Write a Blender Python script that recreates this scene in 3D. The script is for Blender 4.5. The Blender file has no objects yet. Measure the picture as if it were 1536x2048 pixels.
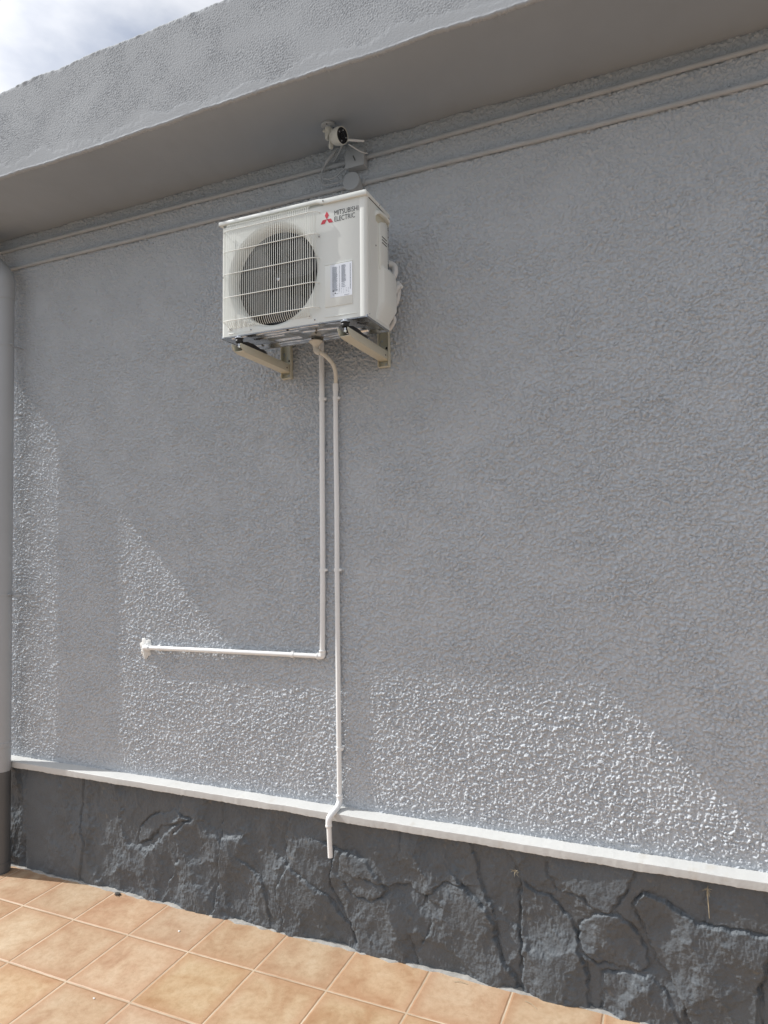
import bpy, bmesh, math, random
import numpy as np
from mathutils import Vector, Matrix

random.seed(7)
S = bpy.context.scene
COL = S.collection
PI = math.pi

# ---------------------------------------------------------------- camera
cd = bpy.data.cameras.new("camera"); cam = bpy.data.objects.new("camera", cd); COL.objects.link(cam)
R_ = (0.91415964, 0.4049903, -0.01717559); D_ = (-0.03438342, 0.03525315, -0.99878676); F_ = (-0.40389346, 0.91364111, 0.04615196)
cam.matrix_world = Matrix(((R_[0], -D_[0], -F_[0], 0), (R_[1], -D_[1], -F_[1], -3.18), (R_[2], -D_[2], -F_[2], 0), (0, 0, 0, 1)))
cd.sensor_fit = 'HORIZONTAL'; cd.sensor_width = 36; cd.lens = 36 * 1374.09 / 1536
cd.clip_start = 0.05; cd.clip_end = 2000
S.camera = cam

# ---------------------------------------------------------------- sun and sky
SUN = Vector((1.0, 0.189, -0.962)).normalized()          # direction the light travels
elev = math.asin(-SUN.z)
sl = bpy.data.lights.new("sun", 'SUN'); so = bpy.data.objects.new("sun", sl); COL.objects.link(so)
so.rotation_euler = SUN.to_track_quat('-Z', 'Y').to_euler(); so.location = (-6, -4, 8)
sl.energy = 4.6; sl.angle = math.radians(0.5); sl.color = (1.0, 0.98, 0.94)
w = bpy.data.worlds.new("World"); S.world = w; w.use_nodes = True
nt = w.node_tree; nt.nodes.clear()
def N(t, k, **kw):
    n = t.nodes.new(k)
    for a, b in kw.items(): setattr(n, a, b)
    return n
sky = N(nt, 'ShaderNodeTexSky', sky_type='NISHITA', sun_disc=False, sun_elevation=elev)
sky.sun_rotation = math.atan2(-SUN.x, -SUN.y)
sky.air_density = 1.0; sky.dust_density = 1.5
tc = N(nt, 'ShaderNodeTexCoord'); mp = N(nt, 'ShaderNodeMapping'); mp.inputs['Scale'].default_value = (1.6, 1.6, 3.2)
mp.inputs['Location'].default_value = (0.35, 0.1, 0.2)
no = N(nt, 'ShaderNodeTexNoise'); no.inputs['Scale'].default_value = 1.7; no.inputs['Detail'].default_value = 7; no.inputs['Roughness'].default_value = .5
cr = N(nt, 'ShaderNodeValToRGB'); cr.color_ramp.elements[0].position = .30; cr.color_ramp.elements[1].position = .52
mx = N(nt, 'ShaderNodeMix', data_type='RGBA'); mx.inputs[7].default_value = (8.8, 9.0, 9.5, 1)
bg = N(nt, 'ShaderNodeBackground'); bg.inputs['Strength'].default_value = 0.080
ou = N(nt, 'ShaderNodeOutputWorld')
L = nt.links.new
L(tc.outputs['Generated'], mp.inputs[0]); L(mp.outputs[0], no.inputs['Vector']); L(no.outputs[0], cr.inputs[0])
L(cr.outputs[0], mx.inputs[0]); L(sky.outputs[0], mx.inputs[6]); # thin cloud glows brighter towards the sun
dt = N(nt, 'ShaderNodeVectorMath', operation='DOT_PRODUCT'); dt.inputs[1].default_value = -SUN; L(tc.outputs['Generated'], dt.inputs[0])
g1 = N(nt, 'ShaderNodeMath', operation='MAXIMUM'); g1.inputs[1].default_value = 0; L(dt.outputs['Value'], g1.inputs[0])
g2 = N(nt, 'ShaderNodeMath', operation='POWER'); g2.inputs[1].default_value = 4; L(g1.outputs[0], g2.inputs[0])
g3 = N(nt, 'ShaderNodeMath', operation='MULTIPLY_ADD'); g3.inputs[1].default_value = 1.3; g3.inputs[2].default_value = 1; L(g2.outputs[0], g3.inputs[0])
gm = N(nt, 'ShaderNodeVectorMath', operation='SCALE'); L(mx.outputs[2], gm.inputs[0]); L(g3.outputs[0], gm.inputs['Scale'])
L(gm.outputs[0], bg.inputs[0]); L(bg.outputs[0], ou.inputs[0])
S.view_settings.view_transform = 'Standard'; S.view_settings.look = 'None'
S.view_settings.exposure = 0.0; S.view_settings.gamma = 1

# ---------------------------------------------------------------- materials
def mat(name, col, rough=.6, metal=0.0, var=.06, vscale=6.0, bump=0.0, bscale=200.0, bdist=.001, spec=.5, col2=None, stain=None):
    m = bpy.data.materials.new(name); m.use_nodes = True
    t = m.node_tree; p = t.nodes['Principled BSDF']; ln = t.links.new
    p.inputs['Roughness'].default_value = rough; p.inputs['Metallic'].default_value = metal
    p.inputs['Specular IOR Level'].default_value = spec
    co = N(t, 'ShaderNodeTexCoord')
    n1 = N(t, 'ShaderNodeTexNoise'); n1.inputs['Scale'].default_value = vscale; n1.inputs['Detail'].default_value = 6
    ln(co.outputs['Object'], n1.inputs['Vector'])
    r = N(t, 'ShaderNodeValToRGB')
    a = [max(0, c * (1 - var)) for c in col]; b = col2 or [min(1, c * (1 + var)) for c in col]
    r.color_ramp.elements[0].position = .3; r.color_ramp.elements[1].position = .7
    r.color_ramp.elements[0].color = (*a, 1); r.color_ramp.elements[1].color = (*b, 1)
    ln(n1.outputs[0], r.inputs[0]); last = r.outputs[0]
    if stain:
        n3 = N(t, 'ShaderNodeTexNoise'); n3.inputs['Scale'].default_value = stain[1]; n3.inputs['Detail'].default_value = 8
        ln(co.outputs['Object'], n3.inputs['Vector'])
        r3 = N(t, 'ShaderNodeValToRGB'); r3.color_ramp.elements[0].position = stain[2]; r3.color_ramp.elements[1].position = stain[2] + .12
        ln(n3.outputs[0], r3.inputs[0])
        mm = N(t, 'ShaderNodeMix', data_type='RGBA'); mm.inputs[7].default_value = (*stain[0], 1)
        ln(r3.outputs[0], mm.inputs[0]); ln(last, mm.inputs[6]); last = mm.outputs[2]
    ln(last, p.inputs['Base Color'])
    if bump:
        n2 = N(t, 'ShaderNodeTexNoise'); n2.inputs['Scale'].default_value = bscale; n2.inputs['Detail'].default_value = 4
        ln(co.outputs['Object'], n2.inputs['Vector'])
        bn = N(t, 'ShaderNodeBump'); bn.inputs['Strength'].default_value = bump; bn.inputs['Distance'].default_value = bdist
        ln(n2.outputs[0], bn.inputs['Height']); ln(bn.outputs[0], p.inputs['Normal'])
    return m

M = {}
M['stucco'] = mat('stucco_paint', (.545, .575, .61), .95, var=.012, vscale=1.3, bump=.95, bscale=140, bdist=.0040, spec=.25)
M['fascia'] = mat('fascia_paint', (.45, .468, .49), .85, var=.03, vscale=1.7, bump=.5, bscale=150, bdist=.002, spec=.3)
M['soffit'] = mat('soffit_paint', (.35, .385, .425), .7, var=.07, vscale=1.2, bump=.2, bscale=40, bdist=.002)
M['ledge'] = mat('ledge_paint', (.56, .565, .555), .6, var=.05, vscale=5, bump=.5, bscale=90, bdist=.0015, stain=((.50, .48, .44), 9.0, .62))
M['stone'] = mat('stone_paint', (.102, .116, .130), .62, var=.08, vscale=9, bump=.9, bscale=95, bdist=.003, stain=((.17, .165, .155), 22.0, .66))
M['conduit'] = mat('conduit_paint', (.44, .465, .49), .45, var=.06, vscale=12, bump=.15, bscale=150)
M['pvc'] = mat('white_pvc', (.86, .87, .87), .30, var=.02)
M['pvc_grey'] = mat('grey_pvc', (.40, .42, .44), .42, var=.04, vscale=3)
M['pvc_dark'] = mat('dark_pvc', (.105, .11, .115), .45, var=.06, vscale=3)
M['ivory'] = mat('ivory_enamel', (.82, .84, .805), .36, var=.015, vscale=2, bump=.04, bscale=300)
M['wire'] = mat('ivory_wire', (.82, .83, .79), .35, var=.02)
M['bracket'] = mat('cream_bracket_paint', (.63, .61, .50), .38, var=.03, vscale=10)
M['galv'] = mat('galvanised_steel', (.60, .62, .64), .26, metal=.95, var=.16, vscale=22, bump=.12, bscale=14, bdist=.004)
M['zinc'] = mat('zinc_bolt', (.65, .67, .70), .25, metal=1, var=.1, vscale=60)
M['rubber'] = mat('black_rubber', (.018, .018, .02), .45, var=.2)
M['void'] = mat('dark_cavity', (.003, .003, .0035), .9, var=.1)
M['fan'] = mat('dark_fan_plastic', (.010, .010, .012), .4, var=.1)
M['red'] = mat('emblem_red', (.60, .035, .06), .4, var=.02)
M['ink'] = mat('black_ink', (.02, .02, .022), .4, var=.02)
M['greyink'] = mat('grey_ink', (.22, .25, .30), .5, var=.05)
M['label'] = mat('label_paper', (.82, .86, .93), .35, var=.01)
M['camwhite'] = mat('camera_white_plastic', (.68, .67, .61), .42, var=.05, vscale=40)
M['glass'] = mat('camera_black_glass', (.012, .013, .016), .12, var=.1)
M['filler'] = mat('white_filler', (.80, .80, .78), .8, var=.05, vscale=30, bump=.8, bscale=90, bdist=.003)
M['insul'] = mat('white_insulation', (.76, .77, .77), .55, var=.04, vscale=20, bump=.3, bscale=60)
M['straw'] = mat('dry_straw', (.42, .36, .25), .8, var=.2, vscale=50)
M['litter'] = mat('dark_litter', (.05, .045, .04), .7, var=.3, vscale=60)
M['grout'] = mat('grout_mortar', (.33, .32, .30), .85, var=.18, vscale=25, bump=.8, bscale=60, bdist=.003)
M['dark_ground'] = mat('dark_ground_surface', (.075, .076, .078), .85, var=.12, vscale=2, bump=.4, bscale=80, bdist=.002)  # low albedo so the added ground bounces little light upward
M['earth'] = mat('earth', (.10, .09, .06), .9, var=.2, vscale=.5)

def tile_mat():
    m = bpy.data.materials.new('terracotta_tiles'); m.use_nodes = True
    t = m.node_tree; p = t.nodes['Principled BSDF']; ln = t.links.new
    co = N(t, 'ShaderNodeTexCoord'); at = N(t, 'ShaderNodeSeparateXYZ'); ln(co.outputs['Object'], at.inputs[0])
    P = .393; X0 = -.398; Y0 = -.355
    def math_(op, a, b=None, c=None):
        n = N(t, 'ShaderNodeMath', operation=op)
        for i, v in enumerate((a, b, c)):
            if v is None: continue
            if isinstance(v, (int, float)): n.inputs[i].default_value = v
            else: ln(v, n.inputs[i])
        return n.outputs[0]
    wob = N(t, 'ShaderNodeTexNoise'); wob.inputs['Scale'].default_value = 30; ln(co.outputs['Object'], wob.inputs['Vector'])
    wv = math_('MULTIPLY_ADD', wob.outputs[0], .0035, -.00175)
    def axis(o, x0):
        u = math_('DIVIDE', math_('SUBTRACT', o, x0), P)
        fl = math_('FLOOR', math_('ADD', u, .5)); fr = math_('ABSOLUTE', math_('SUBTRACT', u, fl))
        return math_('ADD', math_('MULTIPLY', fr, P), wv), math_('FLOOR', u)      # metres to the nearest joint, tile index
    dx, ix = axis(at.outputs[0], X0); dy, iy = axis(at.outputs[1], Y0)
    d = math_('MINIMUM', dx, dy)
    g = N(t, 'ShaderNodeMapRange', interpolation_type='SMOOTHSTEP'); ln(d, g.inputs[0])
    g.inputs[1].default_value = .0022; g.inputs[2].default_value = .0042; g.inputs[3].default_value = 1; g.inputs[4].default_value = 0
    idv = N(t, 'ShaderNodeCombineXYZ'); ln(ix, idv.inputs[0]); ln(iy, idv.inputs[1])
    wn = N(t, 'ShaderNodeTexWhiteNoise', noise_dimensions='3D'); ln(idv.outputs[0], wn.inputs['Vector'])
    # cloudy glaze: offset per tile so no two tiles match
    off = N(t, 'ShaderNodeVectorMath', operation='MULTIPLY_ADD'); ln(wn.outputs['Color'], off.inputs[0]); off.inputs[1].default_value = (9, 9, 9); ln(co.outputs['Object'], off.inputs[2])
    n1 = N(t, 'ShaderNodeTexNoise'); n1.inputs['Scale'].default_value = 5.5; n1.inputs['Detail'].default_value = 5; n1.inputs['Distortion'].default_value = .6; ln(off.outputs[0], n1.inputs['Vector'])
    r1 = N(t, 'ShaderNodeValToRGB'); e = r1.color_ramp.elements
    e[0].position = .30; e[0].color = (.43, .265, .155, 1); e[1].position = .72; e[1].color = (.58, .445, .305, 1)
    q = e.new(.5); q.color = (.52, .368, .235, 1)
    ln(n1.outputs[0], r1.inputs[0])
    n2 = N(t, 'ShaderNodeTexNoise'); n2.inputs['Scale'].default_value = 38; n2.inputs['Detail'].default_value = 8; n2.inputs['Roughness'].default_value = .7; ln(off.outputs[0], n2.inputs['Vector'])
    r2 = N(t, 'ShaderNodeValToRGB'); r2.color_ramp.elements[0].position = .32; r2.color_ramp.elements[0].color = (.80, .75, .69, 1)
    r2.color_ramp.elements[1].position = .58; r2.color_ramp.elements[1].color = (1, 1, 1, 1); ln(n2.outputs[0], r2.inputs[0])
    mu = N(t, 'ShaderNodeMix', data_type='RGBA', blend_type='MULTIPLY'); mu.inputs[0].default_value = .8; ln(r1.outputs[0], mu.inputs[6]); ln(r2.outputs[0], mu.inputs[7])
    # each tile a little lighter or darker; edges fired darker and redder
    hv = N(t, 'ShaderNodeHueSaturation'); ln(mu.outputs[2], hv.inputs['Color'])
    ln(math_('MULTIPLY_ADD', wn.outputs['Value'], .10, .90), hv.inputs['Value'])
    sc_ = N(t, 'ShaderNodeSeparateColor'); ln(wn.outputs['Color'], sc_.inputs[0]); ln(math_('MULTIPLY_ADD', sc_.outputs[1], .008, .495), hv.inputs['Hue']); ln(math_('MULTIPLY_ADD', sc_.outputs[2], .14, .95), hv.inputs['Saturation'])
    eg = N(t, 'ShaderNodeMapRange', interpolation_type='SMOOTHSTEP'); ln(math_('ADD', d, math_('MULTIPLY', n1.outputs[0], -.05)), eg.inputs[0])
    eg.inputs[1].default_value = -.03; eg.inputs[2].default_value = .045; eg.inputs[3].default_value = .55; eg.inputs[4].default_value = 0
    me = N(t, 'ShaderNodeMix', data_type='RGBA'); me.inputs[7].default_value = (.40, .215, .12, 1); ln(eg.outputs[0], me.inputs[0]); ln(hv.outputs[0], me.inputs[6])
    # small pits and white specks
    n4 = N(t, 'ShaderNodeTexVoronoi'); n4.inputs['Scale'].default_value = 26; ln(off.outputs[0], n4.inputs['Vector'])
    sp = N(t, 'ShaderNodeMapRange'); ln(n4.outputs['Distance'], sp.inputs[0]); sp.inputs[1].default_value = .03; sp.inputs[2].default_value = .06; sp.inputs[3].default_value = .55; sp.inputs[4].default_value = 0
    ms = N(t, 'ShaderNodeMix', data_type='RGBA'); ms.inputs[7].default_value = (.62, .52, .40, 1); ln(sp.outputs[0], ms.inputs[0]); ln(me.outputs[2], ms.inputs[6])
    gn = N(t, 'ShaderNodeTexNoise'); gn.inputs['Scale'].default_value = 4; gn.inputs['Detail'].default_value = 6; ln(co.outputs['Object'], gn.inputs['Vector'])
    gr = N(t, 'ShaderNodeValToRGB'); gr.color_ramp.elements[0].position = .35; gr.color_ramp.elements[0].color = (.43, .34, .24, 1)
    gr.color_ramp.elements[1].position = .65; gr.color_ramp.elements[1].color = (.62, .51, .38, 1); ln(gn.outputs[0], gr.inputs[0])
    mg = N(t, 'ShaderNodeMix', data_type='RGBA'); ln(g.outputs[0], mg.inputs[0]); ln(ms.outputs[2], mg.inputs[6]); ln(gr.outputs[0], mg.inputs[7])
    ln(mg.outputs[2], p.inputs['Base Color'])
    rr = N(t, 'ShaderNodeMapRange'); ln(n2.outputs[0], rr.inputs[0]); rr.inputs[3].default_value = .42; rr.inputs[4].default_value = .62
    ln(rr.outputs[0], p.inputs['Roughness'])
    pil = N(t, 'ShaderNodeMapRange', interpolation_type='SMOOTHSTEP'); ln(d, pil.inputs[0]); pil.inputs[1].default_value = .002; pil.inputs[2].default_value = .011
    pil.inputs[3].default_value = 0; pil.inputs[4].default_value = 1
    b1 = N(t, 'ShaderNodeBump'); b1.inputs['Strength'].default_value = .8; b1.inputs['Distance'].default_value = .0035; ln(pil.outputs[0], b1.inputs['Height'])
    b2 = N(t, 'ShaderNodeBump'); b2.inputs['Strength'].default_value = .35; b2.inputs['Distance'].default_value = .004; ln(n2.outputs[0], b2.inputs['Height']); ln(b1.outputs[0], b2.inputs['Normal'])
    ln(b2.outputs[0], p.inputs['Normal'])
    return m
M['tiles'] = tile_mat()

# ---------------------------------------------------------------- mesh helpers
ORG = {}
def link(o, parent):
    COL.objects.link(o)
    if parent is not None: o.parent = parent
def from_data(name, V, Fc, m, parent=None, smooth=True, sharp=35):
    V = np.asarray(V, float)
    if parent is not None: V = V - np.array(ORG[parent.name])
    me = bpy.data.meshes.new(name); me.from_pydata(V.tolist(), [], Fc); me.update()
    me.materials.append(M[m])
    if smooth:
        me.shade_smooth(); me.set_sharp_from_angle(angle=math.radians(sharp))
    o = bpy.data.objects.new(name, me); link(o, parent)
    if parent is not None: ORG[o.name] = ORG[parent.name]
    return o
class MB:
    def __init__(s): s.v = []; s.f = []
    def add(s, vs, fs):
        b = len(s.v); s.v += [tuple(x) for x in vs]; s.f += [tuple(b + i for i in q) for q in fs]
    def box(s, x0, x1, y0, y1, z0, z1, bev=0.0, seg=2):
        bm = bmesh.new(); bmesh.ops.create_cube(bm, size=1)
        for v in bm.verts: v.co = Vector(((x0 + x1) / 2 + v.co.x * (x1 - x0), (y0 + y1) / 2 + v.co.y * (y1 - y0), (z0 + z1) / 2 + v.co.z * (z1 - z0)))
        if bev: bmesh.ops.bevel(bm, geom=bm.edges[:], offset=bev, segments=seg, affect='EDGES', profile=.5)
        bm.verts.index_update(); s.add([v.co[:] for v in bm.verts], [[v.index for v in f.verts] for f in bm.faces]); bm.free()
        return s
    def tube(s, pts, r, n=16, caps=True, rads=None):
        P = [Vector(p) for p in pts]; rings = []
        t0 = (P[1] - P[0]).normalized(); up = Vector((0, 0, 1)) if abs(t0.z) < .9 else Vector((1, 0, 0))
        nrm = t0.cross(up).normalized()
        for i, p in enumerate(P):
            t = ((P[min(i + 1, len(P) - 1)] - P[max(i - 1, 0)])).normalized()
            nrm = (nrm - t * nrm.dot(t)).normalized(); bi = t.cross(nrm)
            rr = rads[i] if rads else r
            rings.append([p + (nrm * math.cos(2 * PI * k / n) + bi * math.sin(2 * PI * k / n)) * rr for k in range(n)])
        vs = [v for q in rings for v in q]; fs = []
        for i in range(len(P) - 1):
            for k in range(n): fs.append((i * n + k, i * n + (k + 1) % n, (i + 1) * n + (k + 1) % n, (i + 1) * n + k))
        if caps: fs.append(tuple(range(n))[::-1]); fs.append(tuple((len(P) - 1) * n + k for k in range(n)))
        s.add(vs, fs); return s
    def lathe(s, prof, c, axis, n=48, caps=(False, False)):
        """prof: (radius, distance along axis)"""
        a = Vector(axis).normalized(); u = a.orthogonal().normalized(); w_ = a.cross(u); c = Vector(c)
        vs = []; fs = []
        for r, h in prof:
            for k in range(n):
                an = 2 * PI * k / n; vs.append(c + a * h + (u * math.cos(an) + w_ * math.sin(an)) * r)
        for i in range(len(prof) - 1):
            for k in range(n): fs.append((i * n + k, (i + 1) * n + k, (i + 1) * n + (k + 1) % n, i * n + (k + 1) % n))
        if caps[0]: fs.append(tuple(range(n)))
        if caps[1]: fs.append(tuple((len(prof) - 1) * n + k for k in range(n))[::-1])
        s.add(vs, fs); return s
    def prism(s, poly, a0, a1, plane='xz', bev=0):
        """poly in plane coords, extruded from a0 to a1 along the third axis"""
        def P(u, v, a): return {'xz': (u, a, v), 'xy': (u, v, a), 'yz': (a, u, v)}[plane]
        bm = bmesh.new(); A = [bm.verts.new(P(u, v, a0)) for u, v in poly]; B = [bm.verts.new(P(u, v, a1)) for u, v in poly]
        n = len(poly); bm.faces.new(A); bm.faces.new(B[::-1])
        for i in range(n): bm.faces.new((A[i], B[i], B[(i + 1) % n], A[(i + 1) % n]))
        bmesh.ops.recalc_face_normals(bm, faces=bm.faces[:])
        if bev: bmesh.ops.bevel(bm, geom=bm.edges[:], offset=bev, segments=2, affect='EDGES', profile=.5)
        bmesh.ops.triangulate(bm, faces=[f for f in bm.faces if len(f.verts) > 4])
        bm.verts.index_update(); s.add([v.co[:] for v in bm.verts], [[v.index for v in f.verts] for f in bm.faces]); bm.free()
        return s
    def build(s, name, m, parent=None, smooth=True, sharp=35, warp=None):
        V = s.v if warp is None else [warp(v) for v in s.v]
        return from_data(name, V, s.f, m, parent, smooth, sharp)
def spline(P, k=8):
    P = [np.array(p, float) for p in P]; Q = [2 * P[0] - P[1]] + P + [2 * P[-1] - P[-2]]; out = []
    for i in range(1, len(Q) - 2):
        for j in range(k):
            t = j / k; a, b, c, d = Q[i - 1:i + 3]
            out.append(.5 * (2 * b + (c - a) * t + (2 * a - 5 * b + 4 * c - d) * t * t + (3 * b - a - 3 * c + d) * t ** 3))
    out.append(P[-1]); return out
def tag(o, label=None, cat=None, group=None, kind=None):
    if label: o['label'] = label
    if cat: o['category'] = cat
    if group: o['group'] = group
    if kind: o['kind'] = kind
    return o
def thing(name, loc, label, cat, group=None, rot=(0, 0, 0)):
    o = bpy.data.objects.new(name, None); o.empty_display_size = .1; COL.objects.link(o); o.location = loc; o.rotation_euler = rot
    ORG[o.name] = tuple(loc); return tag(o, label, cat, group)

# ---------------------------------------------------------------- noise fields (numpy)
rng = np.random.default_rng(11)
def band(shape, step, wl, width, ax=1.0, seed=0):
    """band-passed noise: wl metres wavelength, ax stretches along rows"""
    g = np.random.default_rng(seed).standard_normal(shape)
    fz = np.fft.fftfreq(shape[0], step)[:, None]; fx = np.fft.rfftfreq(shape[1], step)[None, :]
    k = np.hypot(fz / ax, fx); k0 = 1 / wl
    H = np.exp(-((k - k0) / (k0 * width)) ** 2)
    o = np.fft.irfft2(np.fft.rfft2(g) * H, s=shape); return o / o.std()
def low(shape, step, wl, ax=1.0, seed=0, power=1.6):
    g = np.random.default_rng(seed).standard_normal(shape)
    fz = np.fft.fftfreq(shape[0], step)[:, None]; fx = np.fft.rfftfreq(shape[1], step)[None, :]
    k = np.hypot(fz / ax, fx) + 1e-9; H = 1 / (1 + (k * wl) ** (2 * power))
    H[0, 0] = 0; o = np.fft.irfft2(np.fft.rfft2(g) * H, s=shape); return o / o.std()
def sst(a, b, x):
    t = np.clip((x - a) / (b - a), 0, 1); return t * t * (3 - 2 * t)
def field(name, X, Z, H, y0, m, parent, back=.2):
    """front-facing height field standing at y0, closed by a box behind it"""
    nz, nx = H.shape; o = np.array(ORG[parent.name]) if parent is not None else np.zeros(3)
    V = np.empty((nz * nx, 3), np.float32)
    V[:, 0] = np.tile(X, nz) - o[0]; V[:, 2] = np.repeat(Z, nx) - o[2]; V[:, 1] = (y0 - H).ravel() - o[1]
    i = (np.arange(nz - 1)[:, None] * nx + np.arange(nx - 1)[None, :]).ravel()
    Q = np.stack([i, i + 1, i + nx + 1, i + nx], 1)
    # rim and back
    rim = np.concatenate([np.arange(nx), np.arange(1, nz) * nx + nx - 1, (nz - 1) * nx + np.arange(nx - 2, -1, -1), np.arange(nz - 2, 0, -1) * nx])
    B = V[rim].copy(); B[:, 1] = y0 + back - o[1]
    b0 = len(V); nr = len(rim); a = rim; b = np.roll(rim, -1); c = b0 + np.roll(np.arange(nr), -1); d = b0 + np.arange(nr)
    Q = np.concatenate([Q, np.stack([b, a, d, c], 1)]); V = np.concatenate([V, B])
    me = bpy.data.meshes.new(name); me.vertices.add(len(V)); me.vertices.foreach_set('co', V.ravel())
    me.loops.add(Q.size); me.loops.foreach_set('vertex_index', Q.ravel().astype(np.int32))
    me.polygons.add(len(Q)); me.polygons.foreach_set('loop_start', (np.arange(len(Q)) * 4).astype(np.int32))
    sm = np.ones(len(Q), bool); sm[-nr:] = False
    me.polygons.foreach_set('use_smooth', sm)
    me.materials.append(M[m]); me.update(calc_edges=True); me.validate()
    ob = bpy.data.objects.new(name, me); link(ob, parent)
    if parent is not None: ORG[ob.name] = ORG[parent.name]
    return ob

# ================================================================= THE GROUND
FZ = -2.017
def floor_z(y): return FZ + .029 * (y + .04)
YE = -.355 - .393 * 7
mb = MB(); mb.add([(-9, YE, floor_z(YE)), (9, YE, floor_z(YE)), (9, .1, floor_z(.1)), (-9, .1, floor_z(.1))], [(0, 1, 2, 3)])
o = mb.build('patio_floor', 'tiles', smooth=False); tag(o, kind='structure', label='terracotta coloured square tile patio floor with pale grout')
mb = MB(); mb.box(-9, 9, -14, YE - .004, floor_z(YE) - .3, floor_z(YE) - .012, .004)  # unseen dark ground added past the tiles to cut warm bounce onto the wall
o = mb.build('added_dark_ground', 'dark_ground', smooth=False); tag(o, kind='structure', label='unseen dark ground beyond the tiled patio, added to cut bounce light')
mb = MB(); mb.add([(-400, -400, -2.6), (400, -400, -2.6), (400, 400, -2.6), (-400, 400, -2.6)], [(0, 1, 2, 3)])
o = mb.build('ground', 'earth', smooth=False); tag(o, kind='structure')

# ================================================================= THE HOUSE
XL, XR = -5.11, 1.30
house = thing('house', (-1.9, 0, -2.05), 'grey stucco house wall with dark stone base and overhanging flat roof', 'house')
ZL = -1.338; ZS = 2.117
# --- stucco wall
st = .0030
X = np.arange(XL, XR, st); Z = np.arange(ZL - .012, ZS + .02, st); sh = (len(Z), len(X)); XX, ZZ = np.meshgrid(X, Z)
def grains(pitch, sig, seed, jit=.45):
    """thrown render: one blob of random size per cell, summed"""
    g = np.random.default_rng(seed); imp = np.zeros(sh); nzc, nxc = int((Z[-1] - Z[0]) / pitch), int((X[-1] - X[0]) / pitch)
    cz, cx = np.mgrid[0:nzc, 0:nxc]; px = ((cx + .5 + g.uniform(-jit, jit, cx.shape)) * pitch / st).ravel(); pz = ((cz + .5 + g.uniform(-jit, jit, cx.shape)) * pitch / st).ravel()
    a = g.gamma(3, 1 / 3, px.size); ix, iz = np.floor(px).astype(int), np.floor(pz).astype(int); fx, fz_ = px - ix, pz - iz
    for dz_ in (0, 1):
        for dx_ in (0, 1): np.add.at(imp, (np.clip(iz + dz_, 0, sh[0] - 1), np.clip(ix + dx_, 0, sh[1] - 1)), a * (fx if dx_ else 1 - fx) * (fz_ if dz_ else 1 - fz_))
    kz = np.fft.fftfreq(sh[0])[:, None]; kx = np.fft.rfftfreq(sh[1])[None, :]; s_ = sig / st
    return np.fft.irfft2(np.fft.rfft2(imp) * np.exp(-2 * (PI * s_) ** 2 * (kz ** 2 + kx ** 2)), s=sh) * 2 * PI * s_ * s_
amp = 1 + .08 * low(sh, st, .25, seed=3, power=3)
def cells(p, beta, ar, seed, warp):
    """crowded rounded grains that meet in sharp creases"""
    g = np.random.default_rng(seed); w1 = low(sh, st, p * 1.5, seed=seed + 100, power=1.6) * warp; w2 = low(sh, st, p * 1.5, seed=seed + 101, power=1.6) * warp
    U = ((XX - XL + w1) / p + 3).astype(np.float32); W_ = ((ZZ - ZL + w2) / p + 6).astype(np.float32); iu, iw = np.floor(U).astype(int), np.floor(W_).astype(int)
    nu, nw = int(iu.max()) + 3, int(iw.max()) + 3; ju, jw, aa = g.uniform(0, 1, (nw, nu)), g.uniform(0, 1, (nw, nu)), g.normal(0, ar, (nw, nu)); bb = beta * g.uniform(.75, 1.35, (nw, nu))
    out = np.full(sh, -9.0)
    for di in (-1, 0, 1):
        for dj in (-1, 0, 1):
            a, b = iw + dj, iu + di
            out = np.maximum(out, aa[a, b] - bb[a, b] * (((b + ju[a, b] - U) * p) ** 2 + ((a + jw[a, b] - W_) * p) ** 2))
    return out
c1 = cells(.0122, 135., .0019, 5, .0026)
h = (np.maximum(c1, -.0078) + .0078 + .0024 * grains(.0185, .0050, 2) + .0010 * grains(.0085, .0024, 1)) * np.clip(amp, .8, 1.2)
h *= .80 + .20 * sst(2.0, 1.2, ZZ)
h += .0008 * low(sh, st, .40, seed=4, power=3)                                   # trowelled unevenness
def patch(cx, cz, r, seed, keep=.25, ridge=.0015):
    global h
    dd = np.hypot(XX - cx, (ZZ - cz)) + .018 * band(sh, st, .05, .5, seed=seed)
    mk = 1 - sst(r * .6, r * 1.15, dd)
    an = np.arctan2(ZZ - cz, XX - cx)
    h = h * (1 - mk * (1 - keep)) + mk * (.003 + ridge * np.sin(an * 13 + dd * 60))
patch(-4.03, .20, .055, 5); patch(-3.86, 1.62, .07, 6, .2, .0004); patch(-1.9, 1.98, .08, 7, .4, .0004)
edge = sst(ZL - .01, ZL + .05, ZZ); h = h * (.55 + .45 * edge)
h = np.maximum(h, 0) + .001
wall = field('wall', X, Z, h, 0.0, 'stucco', house, back=.22)
# --- ledge between the stucco and the stone
n_ = 900; lx = np.linspace(XL - .02, XR, n_); wv = low((4, n_), (XR - XL) / n_, .25, seed=21)[0] * .0008 + low((4, n_), (XR - XL) / n_, .03, seed=22)[0] * .0003
wv2 = low((4, n_), (XR - XL) / n_, .30, seed=23)[0] * .0010 + low((4, n_), (XR - XL) / n_, .02, seed=24)[0] * .0006
V = []; Fc = []
prof = [(.05, ZL + .002), (-.02, ZL), (-.060, ZL - .0055), (-.0778, ZL - .0080), (-.0800, ZL - .0100), (-.0806, ZL - .026), (-.0798, ZL - .0430), (-.0775, ZL - .0450), (-.02, ZL - .044), (.05, ZL - .044)]
for i in range(n_):
    for j, (y, z) in enumerate(prof):
        V.append((lx[i], y + (wv[i] if 2 < j < 8 else 0), z + (wv[i] * .7 if j < 5 else wv2[i] * 1.3)))
k = len(prof)
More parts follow.
